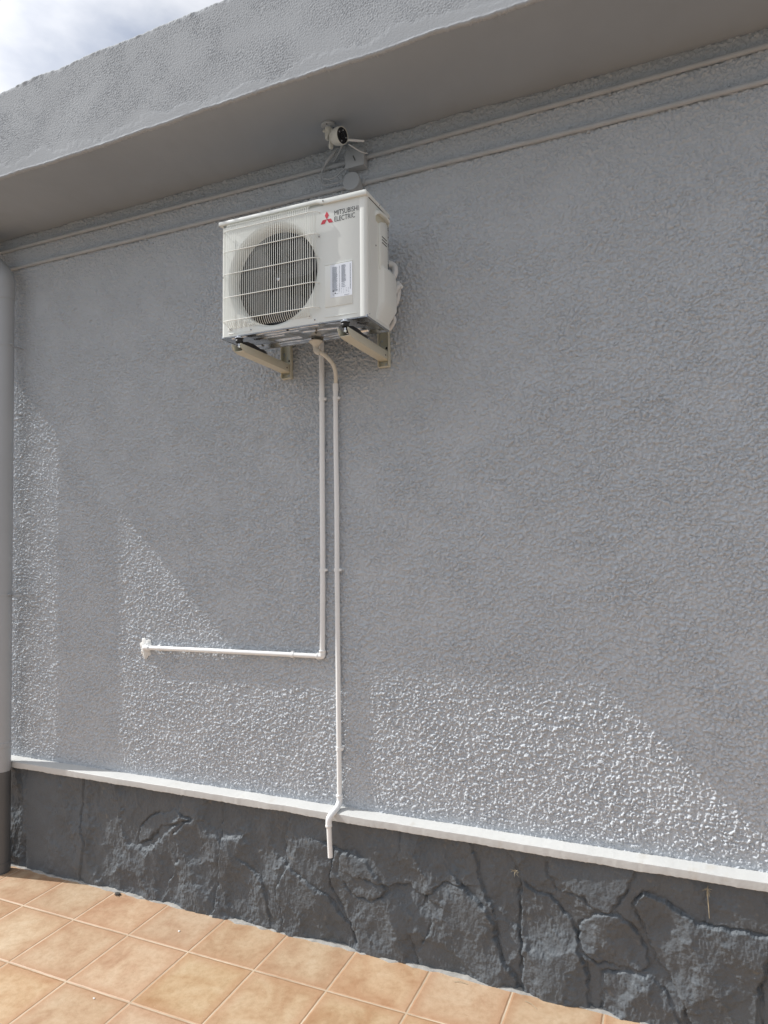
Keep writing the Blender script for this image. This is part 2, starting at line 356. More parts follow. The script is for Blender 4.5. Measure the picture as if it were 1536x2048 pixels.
for i in range(n_ - 1):
    for j in range(k - 1): Fc.append((i * k + j, i * k + j + 1, (i + 1) * k + j + 1, (i + 1) * k + j))
Fc.append(tuple(range(k))[::-1]); Fc.append(tuple((n_ - 1) * k + j for j in range(k)))
ledge = from_data('ledge', V, Fc, 'ledge', house, sharp=30)
# --- stone base
st = .0034
X = np.arange(XL, XR, st); Z = np.arange(-2.08, ZL - .03, st); sh = (len(Z), len(X)); XX, ZZ = np.meshgrid(X, Z)
def seg_dist(poly, closed=False):
    d = np.full(sh, 9.0); sd = np.zeros(sh); P = list(poly) + ([poly[0]] if closed else [])
    for (ax, az), (bx, bz) in zip(P[:-1], P[1:]):
        vx, vz = bx - ax, bz - az; L2 = vx * vx + vz * vz
        t = np.clip(((XX + wx - ax) * vx + (ZZ + wz - az) * vz) / L2, 0, 1)
        ex, ez = XX + wx - ax - t * vx, ZZ + wz - az - t * vz; q = np.hypot(ex, ez)
        s_ = np.sign(vx * ez - vz * ex); m_ = q < d; d = np.where(m_, q, d); sd = np.where(m_, s_, sd)
    return d, sd
def inside(poly):
    c = np.zeros(sh, bool); x = XX + wx; z = ZZ + wz; P = list(poly)
    for (ax, az), (bx, bz) in zip(P, P[1:] + P[:1]):
        if az == bz: continue
        c ^= ((az > z) != (bz > z)) & (x < (bx - ax) * (z - az) / (bz - az) + ax)
    return c
wx = .0035 * low(sh, st, .05, seed=31) + .0009 * low(sh, st, .012, seed=41); wz = .0035 * low(sh, st, .05, seed=32) + .0009 * low(sh, st, .012, seed=42)
rg = -np.abs(low(sh, st, .06, ax=.5, seed=33, power=1.25)); rg2 = low(sh, st, .03, ax=.5, seed=34, power=1.0); big = low(sh, st, .30, ax=.8, seed=35, power=2.2)
ter = low(sh, st, .15, ax=.6, seed=36, power=1.5) + .10 * low(sh, st, .012, seed=37, power=1)
def terr(q, nlev):
    q = q * nlev; f = np.floor(q); return (f + sst(.38, .62, q - f)) / nlev
rough = .35 + .65 * sst(-.6, .5, low(sh, st, .35, seed=38))
sm_left = sst(-3.78, -3.55, XX + .05 * low(sh, st, .1, seed=39)) + (XX < -3.9)         # smooth slab behind the downpipe
hs = .0035 * big + (.4 + .6 * rough) * (.0009 * rg + .0006 * rg2) + .0008 * terr(ter, 1.2) + .0003 * rng.standard_normal(sh) + .0005 * band(sh, st, .013, .4, ax=.35, seed=88) * sst(-.5, .8, low(sh, st, .25, seed=89))
hs *= .3 + .7 * np.clip(sm_left, 0, 1)
fs_ = np.random.default_rng(123)
def flakes(pitch, beta, gs, cs, ax, rot, wsc):
    """split-stone scars: lowest of many tilted shallow dishes, meeting in crisp ridges"""
    out = np.full(sh, 9.0); nn = int((XR - XL) * (Z[-1] - Z[0]) / pitch ** 2); rad = 2.6 * pitch * max(ax, 1)
    for i in range(nn):
        px, pz = fs_.uniform(XL, XR), fs_.uniform(Z[0] - .03, Z[-1] + .03); g1, g2 = fs_.normal(0, gs, 2); c0 = fs_.normal(0, cs); a = fs_.normal(.15, rot)
        i0, i1 = np.searchsorted(X, (px - rad, px + rad)); j0, j1 = np.searchsorted(Z, (pz - rad, pz + rad))
        if i1 <= i0 or j1 <= j0: continue
        sl_ = (slice(j0, j1), slice(i0, i1)); ux = XX[sl_] + wsc * wx[sl_] - px; uz = ZZ[sl_] + wsc * wz[sl_] - pz
        c_, s_ = math.cos(a), math.sin(a); e1, e2 = (c_ * ux + s_ * uz), (-s_ * ux + c_ * uz) / ax
        out[sl_] = np.minimum(out[sl_], c0 + g1 * ux + g2 * uz + beta * (e1 * e1 + e2 * e2))
    return out
f1 = flakes(.105, 1.2, .085, .0032, 1.6, .5, 2.0); f2 = flakes(.036, 2.6, .055, .0009, 1.6, .6, 1.5)
f1 = 1.5 * np.clip(f1 - np.median(f1), -.008, .008); f2 = np.clip(f2 - np.median(f2), -.0028, .0028)
hs += (f1 + 1.35 * f2 * (.6 + .4 * rough)) * (.2 + .8 * np.clip(sm_left, 0, 1))
crk0 = low(sh, st, .12, seed=78)
SLABS = [([(-.622, -1.36), (-.622, -1.469), (-.585, -1.533), (-.468, -1.543), (-.417, -1.586), (-.361, -1.591), (-.329, -1.533), (-.287, -1.483), (-.24, -1.36)], .013, (.02, -.01)),
 ([(.55, -1.45), (.34, -1.50), (.213, -1.569), (.148, -1.559), (.067, -1.571), (-.015, -1.563), (-.098, -1.529), (-.164, -1.491), (-.222, -1.477), (-.263, -1.536), (-.236, -1.607), (-.209, -1.694), (-.164, -1.774), (-.109, -1.852), (-.083, -1.905), (-.03, -2.1), (.20, -2.1), (.195, -1.8), (.235, -1.65), (.25, -1.58)], .020, (-.015, .02)),
 ([(-.335, -1.586), (-.418, -1.602), (-.493, -1.659), (-.495, -1.734), (-.475, -1.782), (-.424, -1.813), (-.342, -1.81), (-.253, -1.815), (-.208, -1.784), (-.22, -1.716), (-.258, -1.663), (-.286, -1.617)], .014, (.03, .015)),
 ([(-.746, -1.513), (-.685, -1.567), (-.619, -1.566), (-.577, -1.612), (-.524, -1.655), (-.495, -1.734), (-.487, -1.806), (-.458, -1.894), (-.455, -2.1), (-.759, -2.1), (-.743, -1.83), (-.758, -1.767)], .013, (.03, 0)),
 ([(-.405, -1.85), (-.33, -1.835), (-.2, -1.825), (-.13, -1.90), (-.07, -2.1), (-.41, -2.1)], .010, (0, .02)),
 ([(-1.66, -1.55), (-1.58, -1.53), (-1.48, -1.60), (-1.40, -1.70), (-1.50, -1.76), (-1.60, -1.74), (-1.67, -1.66)], .012, (.03, .02)),
 ([(-2.98, -1.62), (-2.88, -1.54), (-2.72, -1.49), (-2.60, -1.52), (-2.70, -1.56), (-2.82, -1.60), (-2.90, -1.68), (-2.99, -1.72)], .012, (.02, -.05)),
 ([(.30, -1.38), (.62, -1.38), (.9, -1.5), (.8, -1.75), (.5, -1.8), (.3, -1.62)], .012, (.02, 0)),
 ([(.35, -1.72), (.6, -1.86), (.95, -1.8), (1.1, -2.1), (.26, -2.1)], .014, (-.02, 0))]
for poly, up, (gx, gz) in SLABS:
    ins = inside(poly); d, _ = seg_dist(poly, True); d = np.where(ins, d, -d)
    cx = sum(p[0] for p in poly) / len(poly); cz = sum(p[1] for p in poly) / len(poly)
    hs += sst(-.001, .010, d) * (.58 * up + np.clip(gx * (XX - cx) + gz * (ZZ - cz), -.008, .008))
    hs -= .009 * np.exp(-(np.minimum(d + .003, 0) / .006) ** 2) * (d < .003) * (.25 + .75 * sst(-.7, .6, crk0))
crk = low(sh, st, .15, seed=77)
CR = [([(-.795, -1.40), (-.746, -1.513), (-.755, -1.657), (-.758, -1.767), (-.743, -1.83), (-.757, -1.942), (-.759, -2.08)], .011, .007),
 ([(-1.023, -1.596), (-.953, -1.651), (-.895, -1.695), (-.872, -1.747), (-.874, -1.814), (-.83, -1.904), (-.786, -1.959), (-.759, -2.05)], .016, -.010),
 ([(-.983, -1.36), (-.949, -1.503), (-.927, -1.59), (-.883, -1.682)], .011, -.008),
 ([(-1.323, -1.36), (-1.338, -1.522)], .008, .004), ([(-1.28, -1.9), (-1.237, -2.05)], .008, .005),
 ([(.028, -1.36), (.014, -1.545)], .007, .004),
 ([(-1.74, -1.52), (-1.68, -1.535), (-1.604, -1.548)], .020, -.008),
 ([(-1.695, -1.54), (-1.712, -1.632), (-1.722, -1.722), (-1.679, -1.788), (-1.61, -1.896), (-1.58, -1.98)], .020, .004),
 ([(-1.98, -1.66), (-1.926, -1.695), (-1.837, -1.73), (-1.736, -1.774), (-1.652, -1.868)], .016, -.006),
 ([(-2.237, -1.71), (-2.142, -1.759), (-2.112, -1.831), (-2.09, -1.95)], .009, -.007),
 ([(-2.38, -1.45), (-2.402, -1.738), (-2.437, -1.931), (-2.454, -2.05)], .010, .010),
 ([(-2.64, -1.55), (-2.72, -1.62), (-2.69, -1.75), (-2.76, -1.9)], .007, .008),
 ([(-1.95, -1.42), (-1.99, -1.55), (-1.96, -1.66), (-2.04, -1.80), (-2.0, -1.95)], .008, .008),
 ([(-1.55, -1.654), (-1.42, -1.667), (-1.30, -1.65), (-1.2, -1.69)], .012, .008),
 ([(-1.2, -1.69), (-1.12, -1.60), (-1.023, -1.596)], .010, .006), ([(-1.2, -1.69), (-1.17, -1.8), (-1.22, -1.9)], .009, .006),
 ([(-3.98, -1.38), (-3.93, -1.55), (-3.95, -1.72), (-3.90, -1.86), (-3.93, -2.05)], .010, .010),
 ([(-3.42, -1.40), (-3.45, -1.62), (-3.41, -1.8), (-3.46, -2.05)], .004, -.006),
 ([(.213, -1.679), (.182, -1.82), (.179, -2.0)], .006, -.006)]
for poly, dep, step_ in CR:
    d, s_ = seg_dist(poly); wd = .0055 + .0035 * np.clip(low(sh, st, .12, seed=50), -1, 1)
    hs -= .72 * dep * np.exp(-(d / wd) ** 2) * (.35 + .65 * sst(-.8, .6, crk)); hs += step_ * s_ * np.exp(-d / .05) * sst(0, .004, d)
hs = np.clip(hs - np.percentile(hs, 50), -.032, .030)
stone = field('stone_base', X, Z, hs, -.042, 'stone', house, back=.25)
# --- roof: fascia and soffit
st = .0040
X = np.arange(XL, XR, st); Z = np.arange(ZS - .004, 2.645, st); sh = (len(Z), len(X)); XX, ZZ = np.meshgrid(X, Z)
n = band(sh, st, .0102, .40, ax=.85, seed=61) + .18 * band(sh, st, .024, .4, seed=62)
h = .00078 * np.tanh(n * .9) * np.clip(1 + .3 * low(sh, st, .2, seed=63), .3, 1.6)
botm = ZS + .055 + .018 * low((2, len(X)), st, .25, seed=64)[0][None, :] + .006 * band(sh, st, .05, .5, seed=65)
sm = sst(botm - .012, botm + .02, ZZ); h *= .12 + .88 * sm
h += .0006 * low(sh, st, .40, seed=66, power=3) + .0010 * (1 - sm) + .00015 * terr(low(sh, st, .16, ax=.5, seed=67, power=2.5), 1.2) * (1 - .5 * sm)
topm = sst(2.60, 2.64, ZZ); h += topm * (.0015 * low(sh, st, .05, seed=68)) - .022 * sst(2.622, 2.646, ZZ) ** 2
h += (.0022 + .0008 * low((2, len(X)), st, .05, seed=75)[0][None, :]) * np.exp(-((ZZ - ZS - .004) / .0045) ** 2)
h -= .006 * sst(ZS + .004, ZS - .004, ZZ) ** 2
# wavy arris at the bottom and at the top: bend the rows
wob = (.0030 * low((2, len(X)), st, .45, seed=69, power=3)[0] + .0010 * low((2, len(X)), st, .06, seed=70)[0] + .0007 * low((2, len(X)), st, .012, seed=71)[0])
wot = (.0050 * low((2, len(X)), st, .40, seed=72, power=3)[0] + .0012 * low((2, len(X)), st, .05, seed=73)[0])
YF = -.555
roof = field('roof', X, Z, h, YF, 'fascia', house, back=3.6)
co = np.empty(len(roof.data.vertices) * 3, np.float32); roof.data.vertices.foreach_get('co', co); co = co.reshape(-1, 3)
oz = ORG['house'][2]; ox = ORG['house'][0]; zz = co[:, 2] + oz
dz = np.interp(co[:, 0] + ox, X, wob) * np.clip(1 - (zz - ZS) / .12, 0, 1) * (co[:, 1] < 0) + np.interp(co[:, 0] + ox, X, wot) * np.clip(1 - (2.645 - zz) / .10, 0, 1)
co[:, 2] += dz; roof.data.vertices.foreach_set('co', co.ravel()); roof.data.update()
# soffit: a skin just under the slab, gently uneven
st = .01; X = np.arange(XL + .004, XR, st); Y = np.linspace(YF + .013, .05, 32); q = low((len(Y), len(X)), .02, .25, seed=81)
ks = np.ones(61) / 61; Xw = np.arange(XL, XR, .004); wobs = np.convolve(np.pad(wob, 30, mode='edge'), ks, 'valid')
V = []; Fc = []
for j, y in enumerate(Y):
    t = min(1, (y - Y[0]) / .05)
    for i, x in enumerate(X):
        V.append((x, y, ZS - .0045 + np.interp(x, Xw, wob) * (1 - t) + (np.interp(x, Xw, wobs) - .0065) * t + .0012 * q[j, i] * t))
nx = len(X)
for j in range(len(Y) - 1):
    for i in range(nx - 1): Fc.append((j * nx + i, (j + 1) * nx + i, (j + 1) * nx + i + 1, j * nx + i + 1))
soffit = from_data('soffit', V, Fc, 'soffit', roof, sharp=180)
# mortar fillet where the stone meets the floor
V = []; Fc = []; n_ = 420; lx = np.linspace(XL, XR, n_); a_ = low((2, n_), .015, .08, seed=91)[0]; b_ = low((2, n_), .015, .05, seed=92)[0]
for i in range(n_):
    yy = -.053 - .004 * a_[i]
    for y, z in ((-.02, .006 + .002 * b_[i]), (yy + .006, .005 + .0015 * b_[i]), (yy, .003), (yy - .004, -.004)): V.append((lx[i], y, floor_z(y) + z))
for i in range(n_ - 1):
    for j in range(3): Fc.append((i * 4 + j, i * 4 + j + 1, (i + 1) * 4 + j + 1, (i + 1) * 4 + j))
from_data('mortar_fillet', V, Fc, 'grout', house, sharp=180)
# white filler round the hole where the condensate pipe enters the wall
rr = np.random.default_rng(5); V = [(-2.955, -.020, -.590)]; Fc = []; na = 64; nr = 9
for i in range(1, nr + 1):
    for k_ in range(na):
        a = 2 * PI * k_ / na; R = .052 * (1 + .12 * math.sin(3 * a + .5) + .10 * math.sin(7 * a + 1) + .13 * rr.uniform(-1, 1) * (i / nr) ** 2 + .18 * abs(math.sin(a)) ** 3)
        t = i / nr; V.append((-2.955 + R * t * math.cos(a) * .85, -.022 + .013 * t ** 2 + rr.uniform(-.0018, .0018), -.590 + R * t * math.sin(a)))
for k_ in range(na): Fc.append((0, 1 + k_, 1 + (k_ + 1) % na))
for i in range(nr - 1):
    for k_ in range(na): Fc.append((1 + i * na + k_, 1 + (i + 1) * na + k_, 1 + (i + 1) * na + (k_ + 1) % na, 1 + i * na + (k_ + 1) % na))
o = from_data('filler_patch', V, [f[::-1] for f in Fc], 'filler', house, sharp=60)

# ================================================================= AIR CONDITIONER
AX, AY, AZ = -2.070, -.198, 1.027
ac = thing('air_conditioner', (AX, AY, AZ), 'ivory outdoor air conditioner unit with round fan grille on two wall brackets', 'air conditioner', rot=(0, .011, 0))
ORG['air_conditioner'] = (0, 0, 0)
def acp(v):            # authored with x from the left side, y as in the world, z from the base
    return (v[0], v[1] - AY, v[2])
W, HB, YFR, YBK = .797, .552, -.445, -.198
FCX, FCZ, RM, RT = .298, .262, .2575, .229
# casing: front panel with round mouth, rounded front corners, sides, back
mb = MB(); ang = sorted(set([round(2 * PI * k / 96, 5) for k in range(96)]))
x0, x1, z0, z1 = .018, .575, -.001, .545
def rect_hit(a):
    c, s = math.cos(a), math.sin(a); t = 9
    if c > 1e-9: t = min(t, (x1 - FCX) / c)
    if c < -1e-9: t = min(t, (x0 - FCX) / c)
    if s > 1e-9: t = min(t, (z1 - FCZ) / s)
    if s < -1e-9: t = min(t, (z0 - FCZ) / s)
    return FCX + c * t, FCZ + s * t
for c_ in [(x1, z1), (x0, z1), (x0, z0), (x1, z0)]: ang.append(math.atan2(c_[1] - FCZ, c_[0] - FCX) % (2 * PI))
ang = sorted(ang); vs = []; n_ = len(ang)
for a in ang:
    vs.append((FCX + RM * math.cos(a), YFR, FCZ + RM * math.sin(a))); q = rect_hit(a); vs.append((q[0], YFR, q[1]))
mb.add(vs, [(2 * i, 2 * i + 1, 2 * ((i + 1) % n_) + 1, 2 * ((i + 1) % n_)) for i in range(n_)])
mb.box(x0, x1, YFR + .0075, YFR + .010, .535, HB + .004); mb.box(x0, x1, YFR, YFR + .0074, .5440, .5451); z1 = HB
def strip(pts, za, zb):
    vs = []; 
    for (x, y) in pts: vs += [(x, y, za), (x, y, zb)]
    mb.add(vs, [(2 * i, 2 * i + 2, 2 * i + 3, 2 * i + 1) for i in range(len(pts) - 1)])
rc = .016; arcR = [(W - rc + rc * math.sin(t), YFR + rc - rc * math.cos(t)) for t in np.linspace(0, PI / 2, 8)]
arcL = [(rc + .002 - (rc) * math.sin(t), YFR + rc - rc * math.cos(t)) for t in np.linspace(PI / 2, 0, 8)]
# right of the mouth panel, a shallow vertical groove, the corner, then the side with a seam
strip([(x1, YFR), (.756, YFR), (.760, YFR + .0015), (.764, YFR)] + arcR + [(W, -.4215), (W - .003, -.4205), (W - .003, -.4185), (W + .0, -.4175), (W, YBK)], z0, z1)
strip([(.002, YBK)] + arcL + [(x0, YFR)], z0, z1)
strip([(W, YBK), (.45, YBK), (.002, YBK)], z0, z1)
mb.add([(0.004, YFR + .01, z1), (W - .002, YFR + .01, z1), (W - .002, YBK, z1), (0.004, YBK, z1)], [(0, 1, 2, 3)])
casing = mb.build('casing', 'ivory', ac, warp=acp, sharp=28)
# pressed lines on the front panel
for q in ((.582, .724, YFR - .0022, YFR, .2595, .2635), (.581, .745, YFR - .0020, YFR, .0175, .0200), (.045, .175, YFR - .0018, YFR, .010, .0125)):
    mb = MB(); mb.box(*q, .0008); mb.build('pressed_rib', 'ivory', casing, warp=acp)
mb = MB(); mb.box(.583, .7240, YFR - .0025, YFR + .001, .064, .2580, .0012)
panel = mb.build('service_panel', 'ivory', ac, warp=acp)
# bell mouth
mb = MB(); pr = [(RM, 0)] + [(RT + (RM - RT) * (1 - math.sin(t)), .040 * (1 - math.cos(t))) for t in np.linspace(0, PI / 2, 8)] + [(RT - .001, .060)]
mb.lathe(pr, (FCX, YFR, FCZ), (0, 1, 0), n=96); bell = mb.build('fan_shroud', 'ivory', ac, warp=acp, sharp=50)
mb = MB(); mb.lathe([(RT - .0012, .056), (RT - .0012, .13), (.0001, .13)], (FCX, YFR, FCZ), (0, 1, 0), n=64); mb.build('fan_cavity', 'void', ac, warp=acp)
# fan: hub and three swept blades
fan = MB(); fan.lathe([(.0001, .055), (.020, .056), (.040, .066), (.045, .080), (.045, .115)], (FCX, YFR, FCZ), (0, 1, 0), n=32); fan = fan.build('fan', 'fan', ac, warp=acp)
mb = MB(); mb.lathe([(.0001, .047), (.006, .048), (.009, .052), (.009, .060)], (FCX, YFR, FCZ), (0, 1, 0), n=16); mb.build('hub_nut', 'zinc', fan, warp=acp)
for b in range(3):
    vs = []; fs = []; nr, na = 10, 12
    for i in range(nr + 1):
        r = .044 + (.214 - .044) * i / nr
        for j in range(na + 1):
            u = j / na; a = b * 2 * PI / 3 + .55 + (u - .5) * (1.15 + .5 * i / nr) + .38 * (i / nr) ** 1.5
            vs.append((FCX + r * math.cos(a), YFR + .062 + .048 * u - .010 * math.sin(PI * u), FCZ + r * math.sin(a)))
    for i in range(nr):
        for j in range(na): fs.append((i * (na + 1) + j, i * (na + 1) + j + 1, (i + 1) * (na + 1) + j + 1, (i + 1) * (na + 1) + j))
    m2 = MB(); m2.add(vs, fs); m2.add([(x, y + .003, z) for x, y, z in vs], [f[::-1] for f in fs]); m2.build('blade', 'fan', fan, warp=acp)
# wire grille
mb = MB(); rw = .00160
def gy(x):           # how far the guard stands out at x
    e = min(x - .018, .556 - x); return YFR - .0225 * math.sqrt(max(0, 1 - (1 - min(1, max(0, e) / .042)) ** 2)) - .0005
xs = list(np.linspace(.052, .505, 40))
for x in xs:
    yb = gy(x); top = .551; bot = .034 + .010 * 0
    if x < .17 or x > .40: bot = .034
    pts = [(x, YFR + .001, top), (x, YFR - .010, top - .002), (x, yb + .004, top - .008), (x, yb, top - .018), (x, yb, .30), (x, yb, .072), (x, yb + .003, .058), (x, YFR - .008, .040), (x, YFR + .001, bot)]
    mb.tube(pts, rw, n=6, caps=False)
for x in (.024, .031, .040, .517, .529, .541):
    yb = gy(x); mb.tube([(x, yb, .515 if x > .3 else .530), (x, yb, .3), (x, yb, .064)], rw, n=6)
for z in (.514, .410, .298, .184, .068):
    px = [.017, .019, .024, .031, .040, .052, .07] + list(np.linspace(.09, .48, 8)) + [.50, .515, .527, .538, .546, .552, .5565]
    mb.tube([(x, gy(x) - .0022 if .02 < x < .555 else YFR + .001, z) for x in px], rw * 1.15, n=6, caps=False)
grille = mb.build('fan_grille', 'wire', ac, warp=acp)
# lid: long left lip that overhangs, flush right lip
def lidpoly():
    return [(-.010, .5690), (-.008, .5735), (.79, .5735), (W + .004, .5725), (W + .005, .548), (.60, .548), (.555, .551), (.535, .5625), (.50, .5635), (-.006, .5575), (-.010, .5590)]
mb = MB(); mb.prism([(x + 0, z) for x, z in [(-.009, .571), (-.007, .5745), (.556, .5745), (.575, .5705), (.600, .5695), (.787, .5695), (.797, .5680), (.8005, .563), (.8005, .5465), (.60, .5465), (.570, .549), (.548, .5570), (.535, .5578), (-.008, .5565), (-.0095, .558)]], YFR - .0105, YBK + .006, 'xz', bev=.0018)
lid = mb.build('lid', 'ivory', ac, warp=acp, sharp=40)
mb = MB(); mb.box(W + .0002, W + .0009, YFR + .02, YBK + .004, .5425, .5465); mb.build('lid_seam', 'ink', lid, warp=acp)
# screws
def screw(x, y, z, ax=(0, -1, 0), r=.0042):
    s_ = MB(); s_.lathe([(.0001, .0032), (r * .6, .003), (r, .0012), (r, -.001)], (x, y, z), ax, n=14)
    q = s_.build('screw', 'zinc', ac, warp=acp)
    t = MB()
    if ax[1]: t.box(x - r * .75, x + r * .75, y - .0036, y - .0030, z - .0007, z + .0007); t.box(x - .0007, x + .0007, y - .0037, y - .0030, z - r * .75, z + r * .75)
    else: t.box(x + .0030, x + .0036, y - r * .75, y + r * .75, z - .0007, z + .0007)
    t.build('screw_slot', 'ink', q, warp=acp)
for x, z in ((.055, .0335), (.177, .016), (.503, .036), (.529, .0155), (.022, .517), (.014, .296), (.553, .401)): screw(x, YFR, z)
screw(.579, YFR - .0105, .560); screw(W + .003, -.315, .556, (1, 0, 0)); screw(W, -.352, .352, (1, 0, 0)); screw(W, -.425, .012, (1, 0, 0), .003)
for x in (.055, .503):
    t = MB(); t.box(x - .010, x + .010, YFR - .0018, YFR, .026, .042, .0008); t.build('grille_tab', 'wire', ac, warp=acp)
# emblem: three rhombs; lettering
mb = MB(); cx, cz = .5935, .4750; a = .0215
def rhomb(d0):
    t = math.radians(d0); u = (math.cos(t + PI / 6), math.sin(t + PI / 6)); v = (math.cos(t - PI / 6), math.sin(t - PI / 6)); g = .0
    P = [(cx, cz), (cx + v[0] * a, cz + v[1] * a), (cx + (u[0] + v[0]) * a, cz + (u[1] + v[1]) * a), (cx + u[0] * a, cz + u[1] * a)]
    mb.prism(P, YFR - .0009, YFR - .0001, 'xz')
for d0 in (90, 210, 330): rhomb(d0)
mb.build('emblem', 'red', ac, smooth=False, warp=acp)
def lettering(txt, x0, z0, wid, hei, m, parent, name='lettering', yy=YFR - .0006, bold=.0):
    cu = bpy.data.curves.new(name, 'FONT'); cu.body = txt; cu.size = 1; cu.offset = bold; cu.extrude = .02; cu.space_character = 1.0
    to = bpy.data.objects.new(name, cu); COL.objects.link(to); bpy.context.view_layer.update()
    me = bpy.data.meshes.new_from_object(to.evaluated_get(bpy.context.evaluated_depsgraph_get())); bpy.data.objects.remove(to)
    c = np.array([v.co[:] for v in me.vertices]); mn, mxx = c.min(0), c.max(0)
    for v in me.vertices:
        v.co = Vector(acp((x0 + (v.co.x - mn[0]) / (mxx[0] - mn[0]) * wid, yy - (.0003 if v.co.z > 0 else 0), z0 + (v.co.y - mn[1]) / (mxx[1] - mn[1]) * hei)))
    me.materials.clear(); me.materials.append(M[m]); o = bpy.data.objects.new(name, me); link(o, parent); ORG[o.name] = (0, 0, 0); return o
lettering('MITSUBISHI', .633, .4855, .122, .0225, 'ink', ac)
lettering('ELECTRIC', .633, .4565, .105, .0225, 'ink', ac)
# rating label with rows of small print
mb = MB(); mb.box(.6125, .7235, YFR - .0034, YFR - .0026, .1035, .2560); lab = mb.build('rating_label', 'label', panel, warp=acp)
mb = MB(); rr = np.random.default_rng(3); yq = YFR - .0037
def dash(x0, x1, z, hh=.0012): mb.box(x0, x1, yq, yq + .0004, z, z + hh)
for k_ in range(44):
    z = .2430 - k_ * .0026; dash(.6225, .6435 + rr.uniform(-.001, .007), z)
for k_ in range(40):
    z = .2465 - k_ * .0026
    if k_ not in (31, 34, 37): dash(.6690, .6860 + rr.uniform(-.002, .007), z)
for k_ in range(50):
    z = .2455 - k_ * .0023; dash(.6575, .6575 + rr.uniform(.001, .0045), z, .0010)
    dash(.7125, .7145 + (.0006 if k_ % 7 else .002), z, .0017)
for r_ in range(4):
    for c_ in range(5): dash(.655 + c_ * .012, .655 + c_ * .012 + rr.uniform(.002, .007), .138 - r_ * .0062)
dash(.683, .708, .1080, .0016); dash(.630, .650, .1370); dash(.630, .640, .1310); dash(.640, .652, .1190)
mb.build('small_print', 'greyink', lab, smooth=False, warp=acp)
mb = MB(); mb.lathe([(.0001, .0040), (.0030, .0040), (.0030, .0034)], (.6270, YFR, .1335), (0, -1, 0), n=12); mb.box(.6345, .6400, yq, yq + .0004, .1195, .1250)
mb.box(.6255, .6262, yq, yq + .0004, .1155, .129); mb.box(.6255, .634, yq, yq + .0004, .1155, .1163)
mb.build('pictogram', 'ink', lab, smooth=False, warp=acp)
# side: upper cover with louvres, handle scoop, valve cover
mb = MB(); mb.prism([(-.322, .470), (-.300, .483), (-.250, .500), (-.232, .490), (-.232, .250), (-.322, .250)], W - .002, W + .010, 'yz', bev=.004)
cover = mb.build('side_cover', 'ivory', ac, warp=acp, sharp=50)
for z in (.411, .397, .383):
    t = MB(); t.prism([(-.302, z), (-.302, z + .005), (-.246, z + .005), (-.246, z)], W + .0095, W + .0105, 'yz'); t.build('louvre_slot', 'ink', cover, smooth=False, warp=acp)
# handle: a hood standing out over a scoop
mb = MB(); vs = []
hood = [(-.358, .500, 0.0), (-.350, .512, .012), (-.332, .520, .019), (-.262, .524, .021), (-.222, .520, .017), (-.212, .505, .003)]
for (y, z, ox_) in hood: vs += [(W - .001, y, z + .010), (W + ox_, y, z), (W + ox_ * .92, y, z - .012), (W - .001, y, z - .010)]
n_ = len(hood); fs = []
for i in range(n_ - 1):
    for j in range(3): fs.append((4 * i + j, 4 * i + j + 1, 4 * (i + 1) + j + 1, 4 * (i + 1) + j))
mb.add(vs, fs); mb.build('handle', 'ivory', ac, warp=acp, sharp=45)
mb = MB(); mb.box(W - .002, W + .0015, -.350, -.215, .470, .515, .001); mb.build('handle_recess', 'bracket', ac, warp=acp)
# valve cover: stands out, rounded, sloping underside
def vc(y, t): return y
sec = [  # (z, outward, y front, y back)
    (.286, .003, -.321, -.225), (.276, .017, -.322, -.188), (.262, .025, -.324, -.166), (.240, .027, -.325, -.156), (.104, .027, -.327, -.156), (.094, .026, -.329, -.158), (.012, .001, -.362, -.215)]
vs = []; fs = []
for z, o_, ya, yb in sec:
    vs += [(W - .001, ya, z), (W + o_ * .25, ya + .006, z), (W + o_ * .8, ya + .022, z), (W + o_, ya + .040, z), (W + o_, yb - .020, z), (W + o_ * .85, yb - .006, z), (W + o_ * .55, yb, z), (W - .03, yb, z)]
k_ = 8
for i in range(len(sec) - 1):
    for j in range(k_ - 1): fs.append((k_ * i + j, k_ * (i + 1) + j, k_ * (i + 1) + j + 1, k_ * i + j + 1))
fs.append(tuple(range(k_)))
mb = MB(); mb.add(vs, fs); mb.build('valve_cover', 'ivory', ac, warp=acp, sharp=22)
# narrow rear label strip with dark marks
mb = MB(); mb.box(W, W + .0012, -.230, -.201, .24, .515); rl = mb.build('rear_label', 'conduit', ac, warp=acp)
mb = MB(); rr = np.random.default_rng(9)
for k_ in range(22):
    z = .505 - k_ * .0085; mb.box(W + .0012, W + .0016, -.228, -.228 + rr.uniform(.006, .024), z, z + rr.uniform(.002, .005))
mb.box(W + .0012, W + .0016, -.228, -.206, .248, .318); mb.build('label_marks', 'ink', rl, smooth=False, warp=acp)
